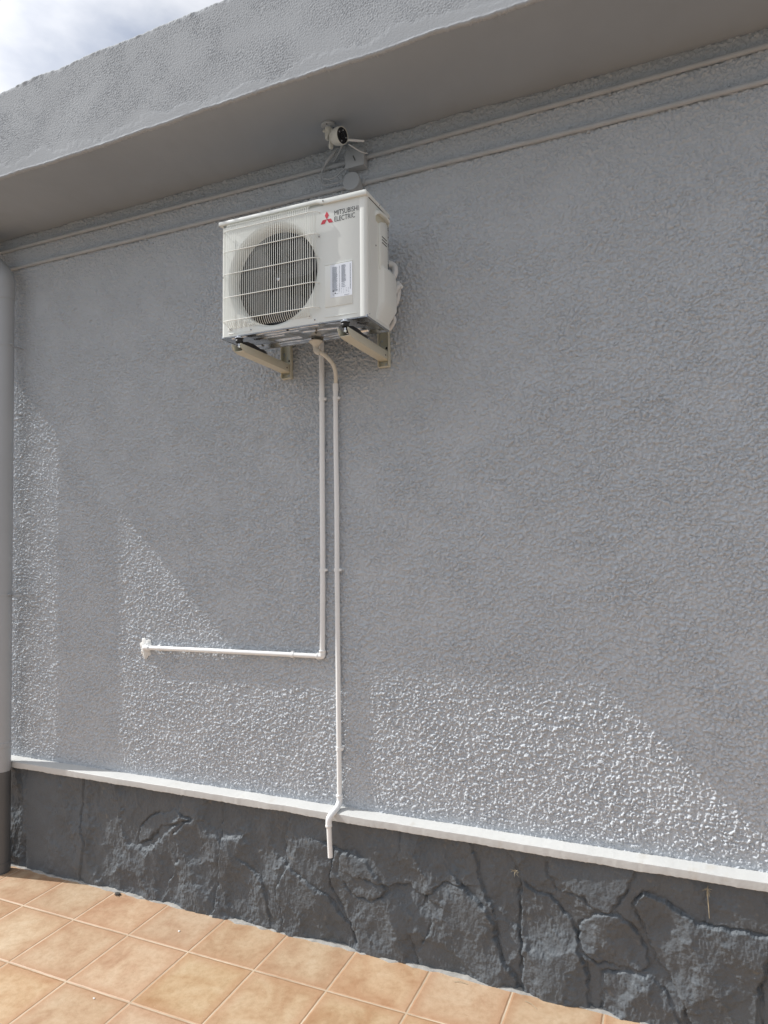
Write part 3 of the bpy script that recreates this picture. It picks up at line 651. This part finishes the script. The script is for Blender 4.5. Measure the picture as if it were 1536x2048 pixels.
# galvanised base pan seen from below, embossed
nx, ny = 200, 62; gx = np.linspace(.003, W - .003, nx); gyv = np.linspace(YFR + .003, YBK - .003, ny); GX, GY = np.meshgrid(gx, gyv)
def rbox(cx, cy, hx, hy, r, rot=0):
    c, s = math.cos(rot), math.sin(rot); u = (GX - cx) * c + (GY - cy) * s; v = -(GX - cx) * s + (GY - cy) * c
    qx = np.abs(u) - hx + r; qy = np.abs(v) - hy + r; return np.hypot(np.maximum(qx, 0), np.maximum(qy, 0)) + np.minimum(np.maximum(qx, qy), 0) - r
hb = np.zeros_like(GX)
for c in [(.10, -.405, .07, .007, .006, 0), (.33, -.412, .20, .006, .005, 0), (.34, -.385, .12, .010, .008, .02), (.22, -.35, .09, .008, .007, -.03), (.50, -.355, .10, .020, .012, .04), (.29, -.285, .075, .016, .014, 0), (.29, -.285, .062, .007, .006, 0), (.52, -.265, .050, .014, .012, 0), (.52, -.265, .040, .006, .005, 0), (.67, -.31, .05, .035, .02, .2), (.12, -.27, .06, .03, .02, -.1), (.70, -.235, .06, .012, .01, 0), (.61, -.405, .045, .010, .008, .3), (.40, -.235, .30, .008, .007, 0), (.66, -.40, .02, .018, .012, .7)]:
    hb += (1 if c[2] > .045 else -.8) * .006 * (1 - sst(-.004, .004, rbox(*c)))
rim = np.minimum(np.minimum(GX - .003, W - .003 - GX), np.minimum(GY - YFR - .003, YBK - .003 - GY))
hb += .006 * sst(.004, .018, rim) - .004
hb += .0006 * low(hb.shape, .004, .06, seed=95)
V = [(float(GX[j, i]), float(GY[j, i]), float(hb[j, i]) - .002) for j in range(ny) for i in range(nx)]
Fc = [(j * nx + i, (j + 1) * nx + i, (j + 1) * nx + i + 1, j * nx + i + 1) for j in range(ny - 1) for i in range(nx - 1)]
mb = MB(); mb.add(V, Fc); pan = mb.build('base_pan', 'galv', ac, warp=acp, sharp=180)
mb = MB(); mb.box(.001, W - .001, YFR + .003, YFR + .0045, -.0045, .006); mb.box(W - .003, W - .0015, YFR + .003, YBK, -.008, .006); mb.box(.0015, .003, YFR + .003, YBK, -.008, .006); mb.box(.003, W - .003, YBK - .003, YBK - .0015, -.008, .006)
mb.build('pan_rim', 'galv', pan, warp=acp)
for hx_, hy_ in ((.37, -.425), (.47, -.33), (.72, -.38), (.41, -.26)):
    t = MB(); t.lathe([(.0001, .0012), (.006, .001), (.006, -.002)], (hx_, hy_, -.006), (0, 0, -1), n=14); t.build('drain_hole', 'void', pan, warp=acp)

# ================================================================= WALL BRACKETS
def bracket(xc, zoff, label):
    root = thing('wall_bracket', (xc, 0, .90 + zoff), label, 'bracket', 'pair of cream steel brackets under the air conditioner')
    hw = .0265; th = .0025; zt = .972 + zoff; zb = .931 + zoff
    # arm: channel open at the top, its nose cut round
    mb = MB(); side = [(-.478, zt - .001), (-.470, zt), (-.004, zt), (-.004, zb - .002), (-.430, zb + .003), (-.455, zb + .008), (-.470, zb + .018), (-.478, zb + .030)]
    mb.prism(side, xc - hw, xc - hw + th, 'yz', bev=.0006); mb.prism(side, xc + hw - th, xc + hw, 'yz', bev=.0006)
    bot = [(-.455, zb + .008), (-.430, zb + .003), (-.004, zb - .002)]
    V = []
    for y, z in bot: V += [(xc - hw + th, y, z), (xc + hw - th, y, z), (xc - hw + th, y, z + th), (xc + hw - th, y, z + th)]
    mb.add(V, [(0, 4, 5, 1), (4, 8, 9, 5), (2, 3, 7, 6), (6, 7, 11, 10), (0, 1, 3, 2)])
    arm = mb.build('arm', 'bracket', root)
    mb = MB(); hw2 = hw + .0042; zp0, zp1 = .897 + zoff, 1.30 + zoff
    mb.box(xc - hw2, xc + hw2, -.0095, -.0065, zp0, zp1, .0006)
    mb.prism([(-.0095, zp0), (-.034, zp0 + .004), (-.036, zp0 + .02), (-.036, zp1), (-.0095, zp1)], xc + hw2 - .0025, xc + hw2, 'yz', bev=.0005)
    mb.prism([(-.0095, zp0), (-.034, zp0 + .004), (-.036, zp0 + .02), (-.036, zp1), (-.0095, zp1)], xc - hw2, xc - hw2 + .0025, 'yz', bev=.0005)
    mb.box(xc - hw2 + .0025, xc + hw2 - .0025, -.032, -.0095, zp0, zp0 + .0025)
    pl = mb.build('wall_plate', 'bracket', root)
    for z in (zp0 + .10, zp0 + .30):
        t = MB(); t.lathe([(.0001, .0006), (.006, .0005), (.006, -.002)], (xc + hw2 * .3, -.0098, z), (0, -1, 0), n=14); t.build('bolt_hole', 'void', pl)
    t = MB(); t.lathe([(.0001, .0006), (.0045, .0005), (.0045, -.001)], (xc + hw, -.062, zb + .016), (1, 0, 0), n=12); t.build('bolt_hole', 'void', arm)
    # black rubber rail and dampers between arm and unit
    mb = MB(); mb.prism([(-.435, zt - .004), (-.432, zt + .018), (-.405, zt + .026), (-.35, zt + .028), (-.30, zt + .020), (-.262, zt + .022), (-.235, zt + .014), (-.230, zt - .004)], xc - .015, xc + .017, 'yz', bev=.003)
    mb.build('rubber_pad', 'rubber', root)
    mb = MB(); mb.lathe([(.017, -.020), (.019, -.012), (.016, -.006), (.018, 0)], (xc, -.452, zt + .030), (0, 0, 1), n=24, caps=(True, True)); mb.build('rubber_damper', 'rubber', root)
    mb = MB(); mb.lathe([(.022, 0), (.022, .003), (.012, .004), (.012, .013)], (xc, -.452, zt + .030), (0, 0, 1), n=24, caps=(True, True))
    b_ = mb.build('washer', 'zinc', root)
    t = MB(); t.lathe([(.004, 0), (.004, .022)], (xc, -.452, zt - .016), (0, 0, 1), n=12, caps=(True, True)); t.lathe([(.008, 0), (.008, .006)], (xc, -.452, zt - .014), (0, 0, 1), n=6, caps=(True, True)); t.build('bolt', 'zinc', root)
    t = MB(); t.lathe([(.0095, 0), (.0095, .007)], (xc + .004, -.236, zt + .014), (0, -.2, 1), n=6, caps=(True, True)); t.lathe([(.017, 0), (.017, .003)], (xc + .004, -.236, zt + .010), (0, -.2, 1), n=20, caps=(True, True)); t.build('bolt', 'zinc', root)
    return root
bracket(-1.957, .002, 'cream steel bracket under the fan end of the air conditioner')
bracket(-1.381, -.003, 'cream steel bracket under the valve cover end of the air conditioner')

# ================================================================= PIPES
def clip(root, x, z, r, yc, vertical=True, flip=1):
    mb = MB(); prof = []
    n_ = 18; ri, ro = r + .0004, r + .0030; hw = .0085
    pts = [(ro * math.cos(a), ro * math.sin(a)) for a in np.linspace(-PI * .70, PI * .70, n_)] + [(ri * math.cos(a), ri * math.sin(a)) for a in np.linspace(PI * .70, -PI * .70, n_)]
    vs = []; n2 = len(pts)
    for s_ in (-hw, hw):
        for u, v in pts:
            vs.append((x + v, yc - u, z + s_) if vertical else (x + s_, yc - u, z + v))
    fs = [(i, (i + 1) % n2, n2 + (i + 1) % n2, n2 + i) for i in range(n2)]
    for i in range(n_ - 1): fs.append((i, n2 - 1 - i, n2 - 2 - i, i + 1)); fs.append((n2 + i, n2 + i + 1, 2 * n2 - 2 - i, 2 * n2 - 1 - i))
    mb.add(vs, fs)
    if vertical: mb.box(x - .009, x + .009, yc + r * .8, -.002, z - hw, z + hw, .001); mb.box(x + flip * (r + .001) - .006, x + flip * (r + .001) + .010, yc - .006, yc + .010, z - .0065, z + .0065, .001)
    else: mb.box(x - hw, x + hw, yc + r * .8, -.002, z - .009, z + .009, .001); mb.box(x - .0065, x + .0065, yc - .004, yc + .010, z + r, z + r + .007, .001)
    return mb.build('pipe_clip', 'pvc', root)
def socket(root, pts, r, m='pvc', name='elbow'):
    mb = MB(); P = spline(pts, 6); n_ = len(P); mb.tube(P, r, n=20); 
    for a, b in ((P[0], P[1]), (P[-1], P[-2])):
        d = (np.array(b) - np.array(a)); d = d / np.linalg.norm(d); a = np.array(a)
        mb.tube([a - d * .0012, a + d * .001, a + d * .010, a + d * .0125], 1, n=20, rads=[r * 1.0, r * 1.10, r * 1.10, r * 1.0])
    return mb.build(name, m, root)
# left pipe: comes from behind the unit, down, then left into the wall
YP = -.029
lp = thing('condensate_pipe', (-1.745, YP, -.58), 'white pvc pipe running down and turning left into the wall', 'pipe')
mb = MB(); mb.tube([(-1.737, YP, 1.30), (-1.738, YP, .80), (-1.743, YP - .001, .3), (-1.7465, YP, -.1), (-1.7555, YP, -.556)], .0142, n=20); mb.build('pipe', 'pvc', lp)
mb = MB(); mb.tube([(-1.778, YP, -.577), (-2.1, YP - .001, -.5785), (-2.5, YP - .002, -.581), (-2.918, YP - .002, -.5850)], .0128, n=20); mb.build('pipe', 'pvc', lp)
socket(lp, [(-1.7558, YP, -.546), (-1.756, YP, -.562), (-1.7575, YP, -.5735), (-1.7655, YP, -.577), (-1.786, YP, -.577)], .0162)
socket(lp, [(-2.910, YP - .002, -.585), (-2.930, YP - .002, -.5852), (-2.945, YP, -.5855), (-2.955, YP + .012, -.586), (-2.957, .0, -.586)], .0155)
clip(lp, -1.7385, .765, .0142, YP); clip(lp, -1.7475, -.131, .0142, YP); clip(lp, -1.935, -.578, .0128, YP, False); clip(lp, -2.835, -.584, .0128, YP, False)
# right pipe: ivory funnel under the unit, flexible piece, long drop, offset over the ledge
rp = thing('drain_pipe', (-1.666, YP, -1.34), 'white pvc drain pipe dropping from the unit and stepping out over the ledge', 'pipe')
mb = MB(); mb.tube([(-1.657, YP, .835), (-1.660, YP, .5), (-1.659, YP - .001, .2), (-1.664, YP, -.2), (-1.666, YP, -.8), (-1.667, YP, -1.285)], .0128, n=20); mb.build('pipe', 'pvc', rp)
mb = MB(); mb.tube([(-1.681, -.121, -1.385), (-1.6745, -.121, -1.545)], .0125, n=20, caps=True); mb.build('pipe_stub', 'pvc', rp)
socket(rp, [(-1.667, YP, -1.270), (-1.667, YP, -1.298), (-1.668, YP - .010, -1.316), (-1.671, -.060, -1.332), (-1.676, -.098, -1.345), (-1.6805, -.117, -1.358), (-1.6815, -.121, -1.378), (-1.681, -.121, -1.398)], .0155, name='offset_bend')
mb = MB(); P = spline([(-1.648, -.205, .955), (-1.628, -.185, .940), (-1.615, -.135, .915), (-1.628, -.080, .880), (-1.650, -.040, .845), (-1.657, -.030, .815)], 8)
fl = MB(); fl.tube([(-1.650, -.226, .966)] + spline([(-1.640, -.222, .955), (-1.622, -.190, .938), (-1.618, -.130, .915), (-1.632, -.075, .880), (-1.652, -.036, .848), (-1.657, YP, .828)], 8), .0108, n=16); fl.build('flexible_hose', 'camwhite', rp)
clip(rp, -1.6575, .762, .0128, YP); clip(rp, -1.6635, -.131, .0128, YP); clip(rp, -1.6665, -1.040, .0128, YP)
mb = MB(); mb.tube([(-1.657, YP, .838), (-1.657, YP, .800)], .0146, n=20); mb.build('coupling', 'pvc', rp)
mb = MB(); mb.lathe([(.034, 0), (.034, -.005), (.029, -.010), (.018, -.022), (.014, -.030), (.014, -.040)], (-1.660, -.226, 1.012), (.0, .0, 1), n=32, caps=(True, True)); mb.build('drain_funnel', 'camwhite', rp)
mb = MB(); P = spline([(-1.660, -.226, .978), (-1.659, -.226, .965), (-1.652, -.225, .957), (-1.640, -.222, .953)], 5); mb.tube(P, .0145, n=18); mb.build('elbow', 'camwhite', rp)

# insulated refrigerant lines behind the right side
rf = thing('refrigerant_lines', (-1.30, -.10, 1.20), 'white insulated refrigerant lines looping behind the right side of the unit', 'pipes')
def line(pts, r, name='insulated_pipe', m='insul'):
    q = MB(); q.tube(spline(pts, 8), r, n=16); return q.build(name, m, rf)
line([(-1.345, -.15, 1.385), (-1.312, -.115, 1.384), (-1.288, -.10, 1.372), (-1.280, -.098, 1.350), (-1.286, -.10, 1.322), (-1.300, -.11, 1.300), (-1.330, -.12, 1.26)], .0155)
line([(-1.350, -.13, 1.350), (-1.318, -.105, 1.350), (-1.303, -.095, 1.335), (-1.303, -.095, 1.305), (-1.315, -.10, 1.28)], .009)
line([(-1.265, -.085, 1.272), (-1.278, -.09, 1.256), (-1.294, -.10, 1.225), (-1.31, -.11, 1.19)], .0135)
line([(-1.280, -.07, 1.300), (-1.276, -.065, 1.262), (-1.283, -.065, 1.215), (-1.298, -.07, 1.18), (-1.32, -.08, 1.14)], .0115)
line([(-1.293, -.10, 1.118), (-1.290, -.095, 1.10), (-1.300, -.095, 1.08), (-1.32, -.09, 1.06)], .010)
line([(-1.262, -.085, 1.279), (-1.254, -.085, 1.268), (-1.249, -.085, 1.262)], .0075, 'cable_tie', 'pvc')

# painted conduits under the eave
def wavy(P, amp, seed, k=14):
    g = np.random.default_rng(seed); out = []
    for (a, b) in zip(P[:-1], P[1:]):
        for j in range(k): t = j / k; out.append(np.array(a) * (1 - t) + np.array(b) * t + np.array([0, g.uniform(-amp, amp) * .5, g.uniform(-amp, amp)]))
    out.append(np.array(P[-1])); return spline(out, 3)
def conduit(P1, P2, zpos, label, joints, seed):
    root = thing('conduit', tuple(P1[0]), label, 'conduit', 'painted conduits under the eave')
    for P in (P1, P2):
        mb = MB(); mb.tube(wavy(P, .0009, seed), .0122, n=16); mb.build('pipe', 'conduit', root)
    for x, z in joints:
        mb = MB(); mb.tube([(x - .007, -.016, z), (x + .007, -.016, z)], .0146, n=18)
        mb.box(x - .006, x + .006, -.016, 0, z - .024, z - .008, .001); mb.build('conduit_clip', 'conduit', root)
    return root
conduit([(-5.1, -.016, 2.035), (-4.235, -.016, 2.030), (-2.8, -.016, 2.021), (-1.560, -.016, 2.008)], [(-1.465, -.016, 2.010), (-.26, -.016, 2.020), (.37, -.016, 2.027), (1.29, -.016, 2.03)], 0,
        'upper grey painted conduit under the eave, meeting the square junction box', [(-.255, 2.020), (-3.25, 2.024)], 3)
conduit([(-5.1, -.016, 1.905), (-4.174, -.016, 1.897), (-2.8, -.016, 1.886), (-1.56, -.016, 1.880)], [(-1.49, -.016, 1.879), (-.35, -.016, 1.873), (.36, -.016, 1.880), (1.29, -.016, 1.885)], 0,
        'lower grey painted conduit, meeting the round junction box above the air conditioner', [(-.352, 1.873), (-2.95, 1.8875)], 4)
# junction boxes
jb = thing('junction_box', (-1.515, 0, 1.997), 'small square grey junction box on the wall beside the security camera', 'junction box')
mb = MB(); mb.box(-1.564, -1.462, -.048, .0, 1.953, 2.041, .003); mb.build('box_body', 'conduit', jb)
mb = MB(); mb.box(-1.567, -1.459, -.060, -.0485, 1.950, 2.044, .003); l_ = mb.build('box_lid', 'conduit', jb)
mb = MB(); mb.prism([(-1.522, 2.008), (-1.517, 2.010), (-1.505, 1.982), (-1.510, 1.980)], -.0625, -.0600, 'xz'); mb.build('lid_mark', 'pvc_dark', l_)
rb = thing('junction_box', (-1.530, 0, 1.875), 'round grey junction box just above the air conditioner lid', 'junction box')
mb = MB(); mb.lathe([(.044, 0), (.044, .052)], (-1.530, 0, 1.875), (0, -1, 0), n=40); mb.box(-1.487, -1.470, -.034, -.0, 1.866, 1.892, .002); mb.build('box_body', 'conduit', rb)
mb = MB(); mb.lathe([(.0475, .052), (.0480, .064), (.0460, .0675), (.0001, .0685)], (-1.530, 0, 1.875), (0, -1, 0), n=48); mb.build('box_lid', 'pvc_grey', rb)

# ================================================================= SECURITY CAMERA
CB = Vector((-1.585, -.205, ZS - .006))
sc = thing('security_camera', tuple(CB), 'small white round security camera hanging from the eave soffit', 'camera')
mb = MB(); mb.lathe([(.036, .004), (.037, -.008), (.033, -.013), (.018, -.014), (.018, -.020)], CB, (0, 0, 1), n=36, caps=(False, True)); base = mb.build('mount_base', 'conduit', sc)
for a in (.6, 2.8, 4.9):
    t = MB(); t.lathe([(.0001, .0008), (.004, .0006), (.004, 0)], (CB.x + .027 * math.cos(a), CB.y + .027 * math.sin(a), CB.z - .0135), (0, 0, -1), n=10); t.build('mount_screw', 'ink', base)
mb = MB(); mb.lathe([(.0165, -.014), (.0175, -.024), (.016, -.036), (.013, -.040)], CB, (0, 0, 1), n=24, caps=(True, True)); mb.box(CB.x - .030, CB.x - .014, CB.y - .006, CB.y + .006, CB.z - .034, CB.z - .022, .002); mb.build('swivel_joint', 'camwhite', sc)
mb = MB(); mb.prism([(CB.x - .016, CB.z - .030), (CB.x + .014, CB.z - .030), (CB.x + .014, CB.z - .050), (CB.x + .004, CB.z - .060), (CB.x - .002, CB.z - .078), (CB.x - .014, CB.z - .078)], CB.y - .011, CB.y + .011, 'xz', bev=.003); arm = mb.build('mount_arm', 'camwhite', sc)
nb = Vector((.93, -.27, -.20)).normalized(); LC = Vector((-1.497, -.222, 2.022))       # lens face centre
mb = MB(); mb.lathe([(.0001, -.072), (.018, -.071), (.030, -.064), (.0385, -.048), (.0425, -.026), (.0425, -.008), (.0410, 0), (.0385, .001), (.037, -.003)], LC, nb, n=44); body = mb.build('camera_body', 'camwhite', sc)
mb = MB(); mb.lathe([(.0372, -.003), (.0365, -.0015), (.0001, -.001)], LC, nb, n=44); gl = mb.build('lens_glass', 'glass', sc)
mb = MB(); mb.lathe([(.0135, -.001), (.0145, .0022), (.0115, .0026), (.009, -.0005)], LC, nb, n=28); mb.build('lens_ring', 'fan', gl)
u_ = nb.cross(Vector((0, 0, 1))).normalized(); v_ = u_.cross(nb)
for a in (90, 180, 270, 20):
    c = LC + (u_ * math.cos(math.radians(a)) + v_ * math.sin(math.radians(a))) * .0255
    t = MB(); t.lathe([(.0001, .0008), (.0030, .0006), (.0034, -.0012)], c, nb, n=12); t.build('infrared_led', 'pvc_grey', gl)
# yoke plate beside the body
c = LC - nb * .070; mb = MB()
bm_pts = [(-.012, .042), (.012, .042), (.012, -.044), (.006, -.052), (-.006, -.052), (-.012, -.044)]
vs = [c + u_ * a + v_ * b - nb * .000 for a, b in bm_pts] + [c + u_ * a + v_ * b - nb * .009 for a, b in bm_pts]; k_ = 6
mb.add(vs, [(0, 1, 2, 3, 4, 5), (11, 10, 9, 8, 7, 6)] + [(i, 6 + i, 6 + (i + 1) % 6, (i + 1) % 6) for i in range(6)]); mb.build('yoke', 'camwhite', sc)
# antenna
mb = MB(); mb.tube([(-1.520, -.16, 2.040), (-1.500, -.150, 2.0395), (-1.437, -.10, 2.044)], .0058, n=12, rads=[.0072, .0066, .0052]); mb.build('antenna', 'pvc', sc)
# camera lead: loops from the body down beside the junction box
cb = thing('camera_cable', (-1.60, -.04, 1.95), 'thin looped cable with a plug hanging beside the square junction box', 'cable')
mb = MB(); mb.tube(spline([(-1.510, -.13, 2.030), (-1.49, -.11, 2.018), (-1.465, -.075, 2.008), (-1.445, -.050, 2.008), (-1.452, -.04, 2.018), (-1.475, -.02, 2.046)], 8), .0030, n=8); mb.build('lead', 'insul', cb)
mb = MB(); mb.tube(spline([(-1.692, -.045, 2.010), (-1.712, -.042, 1.985), (-1.712, -.04, 1.955), (-1.695, -.04, 1.937), (-1.66, -.04, 1.930), (-1.625, -.042, 1.937), (-1.590, -.044, 1.957), (-1.563, -.045, 1.972)], 8), .0042, n=8); mb.build('lead', 'conduit', cb)
mb = MB(); mb.tube(spline([(-1.695, -.04, 2.003), (-1.722, -.036, 1.975), (-1.722, -.034, 1.935), (-1.706, -.034, 1.910), (-1.67, -.034, 1.905), (-1.62, -.034, 1.905), (-1.57, -.03, 1.915)], 8), .0036, n=8); mb.build('lead', 'conduit', cb)
mb = MB(); mb.tube([(-1.694, -.045, 2.008), (-1.688, -.046, 2.016), (-1.684, -.046, 2.020), (-1.636, -.052, 2.060), (-1.630, -.052, 2.065), (-1.612, -.054, 2.078)], 1, n=14, rads=[.004, .006, .0095, .0100, .006, .0035]); mb.build('plug', 'conduit', cb)
mb = MB(); mb.tube(spline([(-1.652, -.03, 2.022), (-1.628, -.035, 2.043), (-1.602, -.045, 2.066), (-1.56, -.09, 2.08)], 6), .0052, n=10); mb.build('lead', 'conduit', cb)

# ================================================================= DOWNPIPE
DX, DY = -4.028, -.124
dp = thing('downpipe', (DX, DY, floor_z(DY)), 'grey rainwater downpipe with dark painted foot at the left edge', 'downpipe')
r = .050
mb = MB(); mb.tube([(DX, DY, -1.395), (DX, DY, 0), (DX, DY, 1.76)], r, n=40); mb.build('pipe', 'pvc_grey', dp)
mb = MB(); mb.tube([(DX, DY, floor_z(DY) - .02), (DX, DY, -1.6), (DX, DY, -1.393)], r + .0006, n=40); mb.build('painted_foot', 'pvc_dark', dp)
mb = MB(); mb.tube([(DX, DY, -2.01), (DX, DY, -1.955)], r + .0030, n=40); mb.build('foot_collar', 'pvc_dark', dp)
mb = MB(); mb.lathe([(r, -.02), (r + .0035, -.018), (r + .0035, .058), (r + .001, .060)], (DX, DY, 1.655), (0, 0, 1), n=40)
mb.tube(spline([(DX, DY, 1.715), (DX, DY, 1.755), (DX - .016, DY, 1.800), (DX - .055, DY, 1.845), (DX - .09, DY, 1.880)], 6), r + .0035, n=40); mb.build('elbow', 'pvc_grey', dp)
mb = MB(); mb.tube(spline([(DX - .085, DY, 1.875), (DX - .16, DY, 1.95), (DX - .20, DY, 2.00), (DX - .215, DY, 2.06), (DX - .215, DY, 2.13)], 6), r, n=32); mb.build('swan_neck', 'pvc_grey', dp)
for z in (-1.245,):
    mb = MB(); mb.lathe([(r, 0), (r + .0030, .002), (r + .0030, .030), (r, .032)], (DX, DY, z), (0, 0, 1), n=40); mb.build('collar', 'pvc_grey', dp)
for z in (-.292, 1.325):
    mb = MB(); mb.lathe([(r, 0), (r + .002, .001), (r + .002, .017), (r, .018)], (DX, DY, z), (0, 0, 1), n=40)
    mb.box(DX + r - .004, DX + r + .016, DY - .003, DY + .004, z + .001, z + .017, .001)
    mb.tube([(DX + .02, DY + r - .004, z + .009), (DX + .02, .0, z + .009)], .005, n=10)
    s_ = mb.build('strap', 'pvc_grey', dp)
    t = MB(); t.lathe([(.0001, .012), (.0055, .010), (.0060, 0)], (DX + r + .008, DY - .002, z + .009), (0, -1, 0), n=12); t.build('strap_screw', 'pvc_grey', s_)
# round bar stub fixed beside the lower strap
bs = thing('wall_hook', (-3.94, 0, -.286), 'short grey metal bar sticking out of the wall beside the downpipe strap', 'hook')
mb = MB(); mb.box(-3.985, -3.880, -.112, -.106, -.295, -.283, .0015); mb.build('bar', 'pvc_grey', bs)
mb = MB(); mb.tube([(-3.90, -.108, -.289), (-3.90, .0, -.289)], .004, n=10); mb.build('pin', 'pvc_grey', bs)

# ================================================================= SMALL THINGS
def tuft(loc, label, seed, nn=16, ln=.035, stem=0):
    root = thing('dry_weed', loc, label, 'weed', 'dry weeds in the stone joints'); g = random.Random(seed); mb = MB(); c = Vector(loc)
    for i in range(nn):
        a = g.uniform(-PI, PI); l_ = ln * g.uniform(.4, 1); d = Vector((math.cos(a), -.5 - g.random() * .6, math.sin(a))).normalized()
        mb.tube([c, c + d * l_ * .5 + Vector((0, -.002, 0)), c + d * l_ + Vector((g.uniform(-.006, .006), 0, -.004))], .0006, n=4, caps=False, rads=[.0008, .0006, .0003])
    mb.build('stems', 'straw', root)
    if stem:
        mb = MB(); mb.tube([c, c + Vector((-.001, -.004, -stem * .3)), c + Vector((.001, -.006, -stem * .6)), c + Vector((.002, 0, -stem))], .002, n=6, rads=[.003, .0022, .002, .001]); mb.build('root', 'straw', root)
tuft((-.766, -.058, -1.482), 'dry straw tuft in a joint under the middle of the ledge', 3, 15, .030)
tuft((.022, -.056, -1.418), 'dry weed with a hanging root under the right end of the ledge', 5, 18, .027, .115)
lt = thing('litter', (-3.113, -.075, floor_z(-.075) + .001), 'small dark scrap of debris on the tiles at the foot of the stone', 'debris')
mb = MB(); zf = floor_z(-.075)
mb.prism([(-3.137, -.070), (-3.120, -.082), (-3.100, -.078), (-3.092, -.066), (-3.108, -.060), (-3.125, -.058)], zf + .001, zf + .010, 'xy', bev=.002); mb.tube([(-3.13, -.08, zf + .004), (-3.11, -.09, zf + .012), (-3.085, -.085, zf + .003)], .0016, n=5); mb.build('scrap', 'litter', lt)
g = random.Random(4)
for i, (x, y, lab_) in enumerate([(-2.536, -.788, 'tiny white chip lying alone on a tile in the foreground'), (-2.525, -.232, 'tiny pale chip on the tile row next to the wall')]):
    z = floor_z(y); mb = MB(); P = [(x + .007 * math.cos(a) * g.uniform(.6, 1.2), y + .005 * math.sin(a) * g.uniform(.6, 1.2)) for a in np.linspace(0, 2 * PI, 7)[:-1]]
    mb.prism(P, z + .0005, z + .004, 'xy', bev=.0008); o = mb.build('paint_chip', 'filler'); tag(o, lab_, 'chip', 'pale chips on the tiles')
for (x, y, a, lab_) in [(-1.026, -.085, .1, 'dry grass blade on the tiles close to the stone'), (-.700, -.110, -.5, 'dry grass blade on the tiles nearest the right corner')]:
    z = floor_z(y) + .002; mb = MB(); c, s = math.cos(a), math.sin(a); mb.tube([(x - .03 * c, y - .03 * s, z), (x, y + .003, z + .004), (x + .035 * c, y + .035 * s, z)], .0011, n=5)
    o = mb.build('grass_blade', 'straw'); tag(o, lab_, 'grass blade', 'dry grass blades on the tiles')
